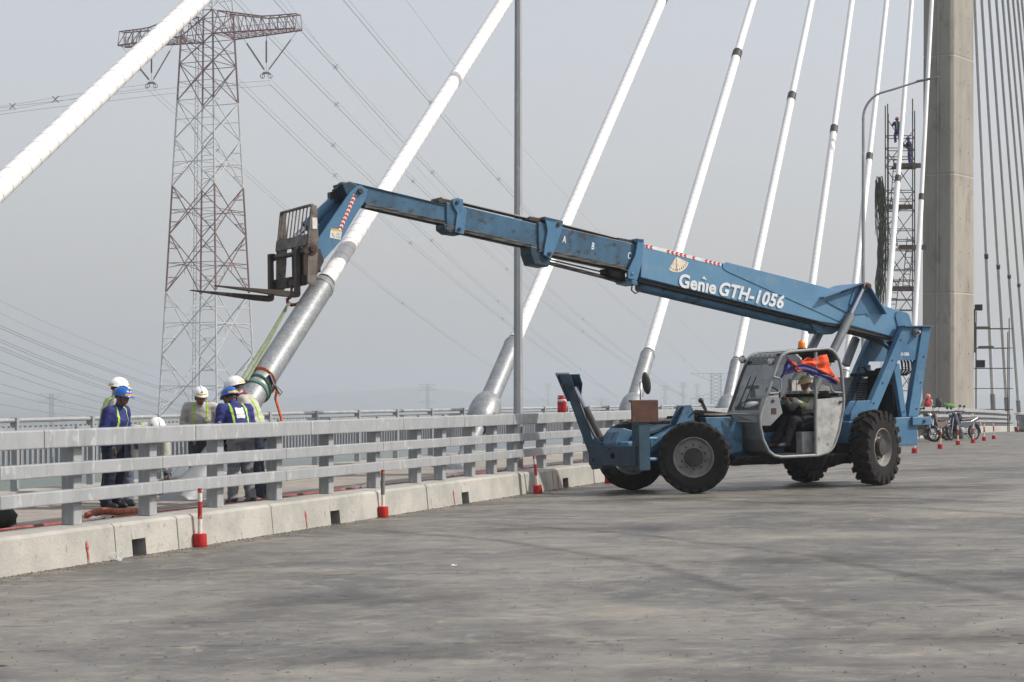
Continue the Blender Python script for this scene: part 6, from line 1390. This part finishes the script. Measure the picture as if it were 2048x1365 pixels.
    mb = MB(); mb.path([(.0,.1,.25),(-.05,.28,.02)], .012, 6); ad(mb, 'side_stand', M['black'])
    for s in (-.1,.1):
        mb = MB(); mb.tube((-.6,s,.3),(-.5,s,.7),.02,n=8); ad(mb, 'shock', M['chrome'], smooth=True)
for pt, lab, x, y, hd, stv in ((M['bike_dark'],'dark motorbike half hidden by the rear of the blue machine',16.55,76.5,-62,12),(M['bike_bronze'],'bronze motorbike in the middle of the parked row',17.55,78.0,-128,-14),
                               (M['bike_blue'],'blue-grey motorbike at the far end of the row, beside the tub',18.75,79.0,213,20),(M['bike_dark'],'black motorbike standing behind the bronze and blue-grey ones',18.4,82.5,225,10),(M['bike_dark'],'dark motorbike farthest along the row, just before the low scaffold',20.3,85.0,220,15)):
    motorbike(pt, lab, x*DU.x+y*DU.y, x*DV.x+y*DV.y, hd, stv)
# rucksack and bag on the far rail
def railtop(u): return BK(u, 11.31, 1.386)
rk_ = empty('rucksack', railtop(99), BRZ); tag(rk_, 'black rucksack standing on the far guard rail', 'rucksack')
mb = MB(); mb.prism([(-.2,0),(-.22,.35),(-.14,.5),(.14,.5),(.22,.35),(.2,0)], -.13, .13); mb.build('body', M['bike_seat'], rk_, bevel=.05)
mb = MB(); mb.box(-.15,.15,-.19,-.12,.05,.28); mb.build('pocket', M['bike_seat'], rk_, bevel=.03)
mb = MB(); mb.path([(-.05,0,.5),(-.03,0,.56),(.03,0,.56),(.05,0,.5)], .012, 6); mb.build('loop_handle', M['black'], rk_)
gb = MB(); rn = random.Random(4); gb.lathe([(0,.2),(.06,.3),(.15,.28),(.22,.18),(.26,.05)], n=18); gb.v = [(x*(1+rn.uniform(-.15,.15)), y*.7*(1+rn.uniform(-.15,.15)), z*(1+rn.uniform(-.1,.1))) for x, y, z in gb.v]
o_ = gb.build('cloth_bundle', M['green_cloth'], smooth='all'); o_.location = railtop(104)+Vector((0,0,-.02)); tag(o_, 'bright green cloth bundle lying on the far guard rail', 'cloth')
tb = MB(); tb.lathe([(0,.2),(.01,.22),(.3,.28),(.32,.3),(.33,.3),(.33,.27),(.05,.2),(.04,.001)], n=22, caps=False); o_ = tb.build('plastic_tub', M['blue_plastic'], smooth=True); o_.location = B(84.6, 8.9, road_z(84.6,8.9)+.62); tag(o_, 'blue plastic tub set down behind the seat of the last motorbike', 'tub')
st_ = empty('crate', B(84.6, 8.9, road_z(84.6,8.9)), BRZ); tag(st_, 'wooden crate carrying the blue plastic tub', 'crate')
for k in range(4):
    for s in (-1,1):
        mb = MB(); mb.box(-.3,.3,.28*s-.012,.28*s+.012,.02+.155*k,.15+.155*k); mb.build('slat', M['plank'], st_)
        mb = MB(); mb.box(.3*s-.012,.3*s+.012,-.26,.26,.02+.155*k,.15+.155*k); mb.build('slat', M['plank'], st_)
mb = MB(); mb.box(-.28,.28,-.26,.26,.58,.615); mb.build('lid', M['plank'], st_)
# grit and grime along the foot of the kerb
M['grit'] = mat('gutter_grit', srgb(104,94,80), .95, 0, srgb(70,62,54), 30.)
g_ = MB(); rn = random.Random(11)
for i in range(2600):
    u = 14+rn.random()**1.4*40; dv = rn.random()**2.4*.32; v = 10.985-dv; r_ = rn.uniform(.003,.011)*(1 if dv > .06 else 1.5); p = B(u, v, road_z(u, v)+r_*.3)
    o1 = [Vector((rn.uniform(.6,1.3)*r_*math.cos(t), rn.uniform(.6,1.3)*r_*math.sin(t), -r_*.3)) for t in (0,1.57,3.14,4.71)]; g_.add([p+q for q in o1]+[p+Vector((0,0,r_*rn.uniform(.4,.9)))], [(0,1,4),(1,2,4),(2,3,4),(3,0,4)])
tag(g_.build('gravel', M['grit']), kind='stuff')
M['fleck'] = mat('dark_road_fleck', srgb(50,47,44), .9)
g_ = MB()
for i in range(1500):                                           # dark flecks of rubber, tar and mud pressed into the road
    y = 9.5+34*rn.random()**1.5; x = (rn.random()*2-1)*.29*y; u, v = x*DU.x+y*DU.y, x*DV.x+y*DV.y
    if v > 10.9: continue
    r_ = rn.uniform(.002,.007)*(1+(rn.random() < .03)*1.6); z = road_z(u, v)+.0045; n = 6
    g_.add([(x+r_*rn.uniform(.5,1.6)*math.cos(6.283*k/n)*1.6, y+r_*rn.uniform(.6,2.)*math.sin(6.283*k/n), z) for k in range(n)]+[(x, y, z+.004)], [(k, (k+1) % n, n) for k in range(n)])
tag(g_.build('debris', M['fleck']), kind='stuff')
# ------------------------------------------------------------------ haze: one even volume around the whole place
hz = bpy.data.materials.new('haze_air'); hz.use_nodes = True; N = hz.node_tree.nodes; N.remove(N['Principled BSDF'])
pv = N.new('ShaderNodeVolumePrincipled'); pv.inputs['Color'].default_value = (.655, .705, .765, 1); pv.inputs['Density'].default_value = 4.6e-4; pv.inputs['Anisotropy'].default_value = .25
hz.node_tree.links.new(pv.outputs[0], N['Material Output'].inputs['Volume'])
mb = MB(); mb.box(-27000, 27000, -3000, 35000, -47.6, 92)
tag(mb.build('haze', hz), kind='stuff')
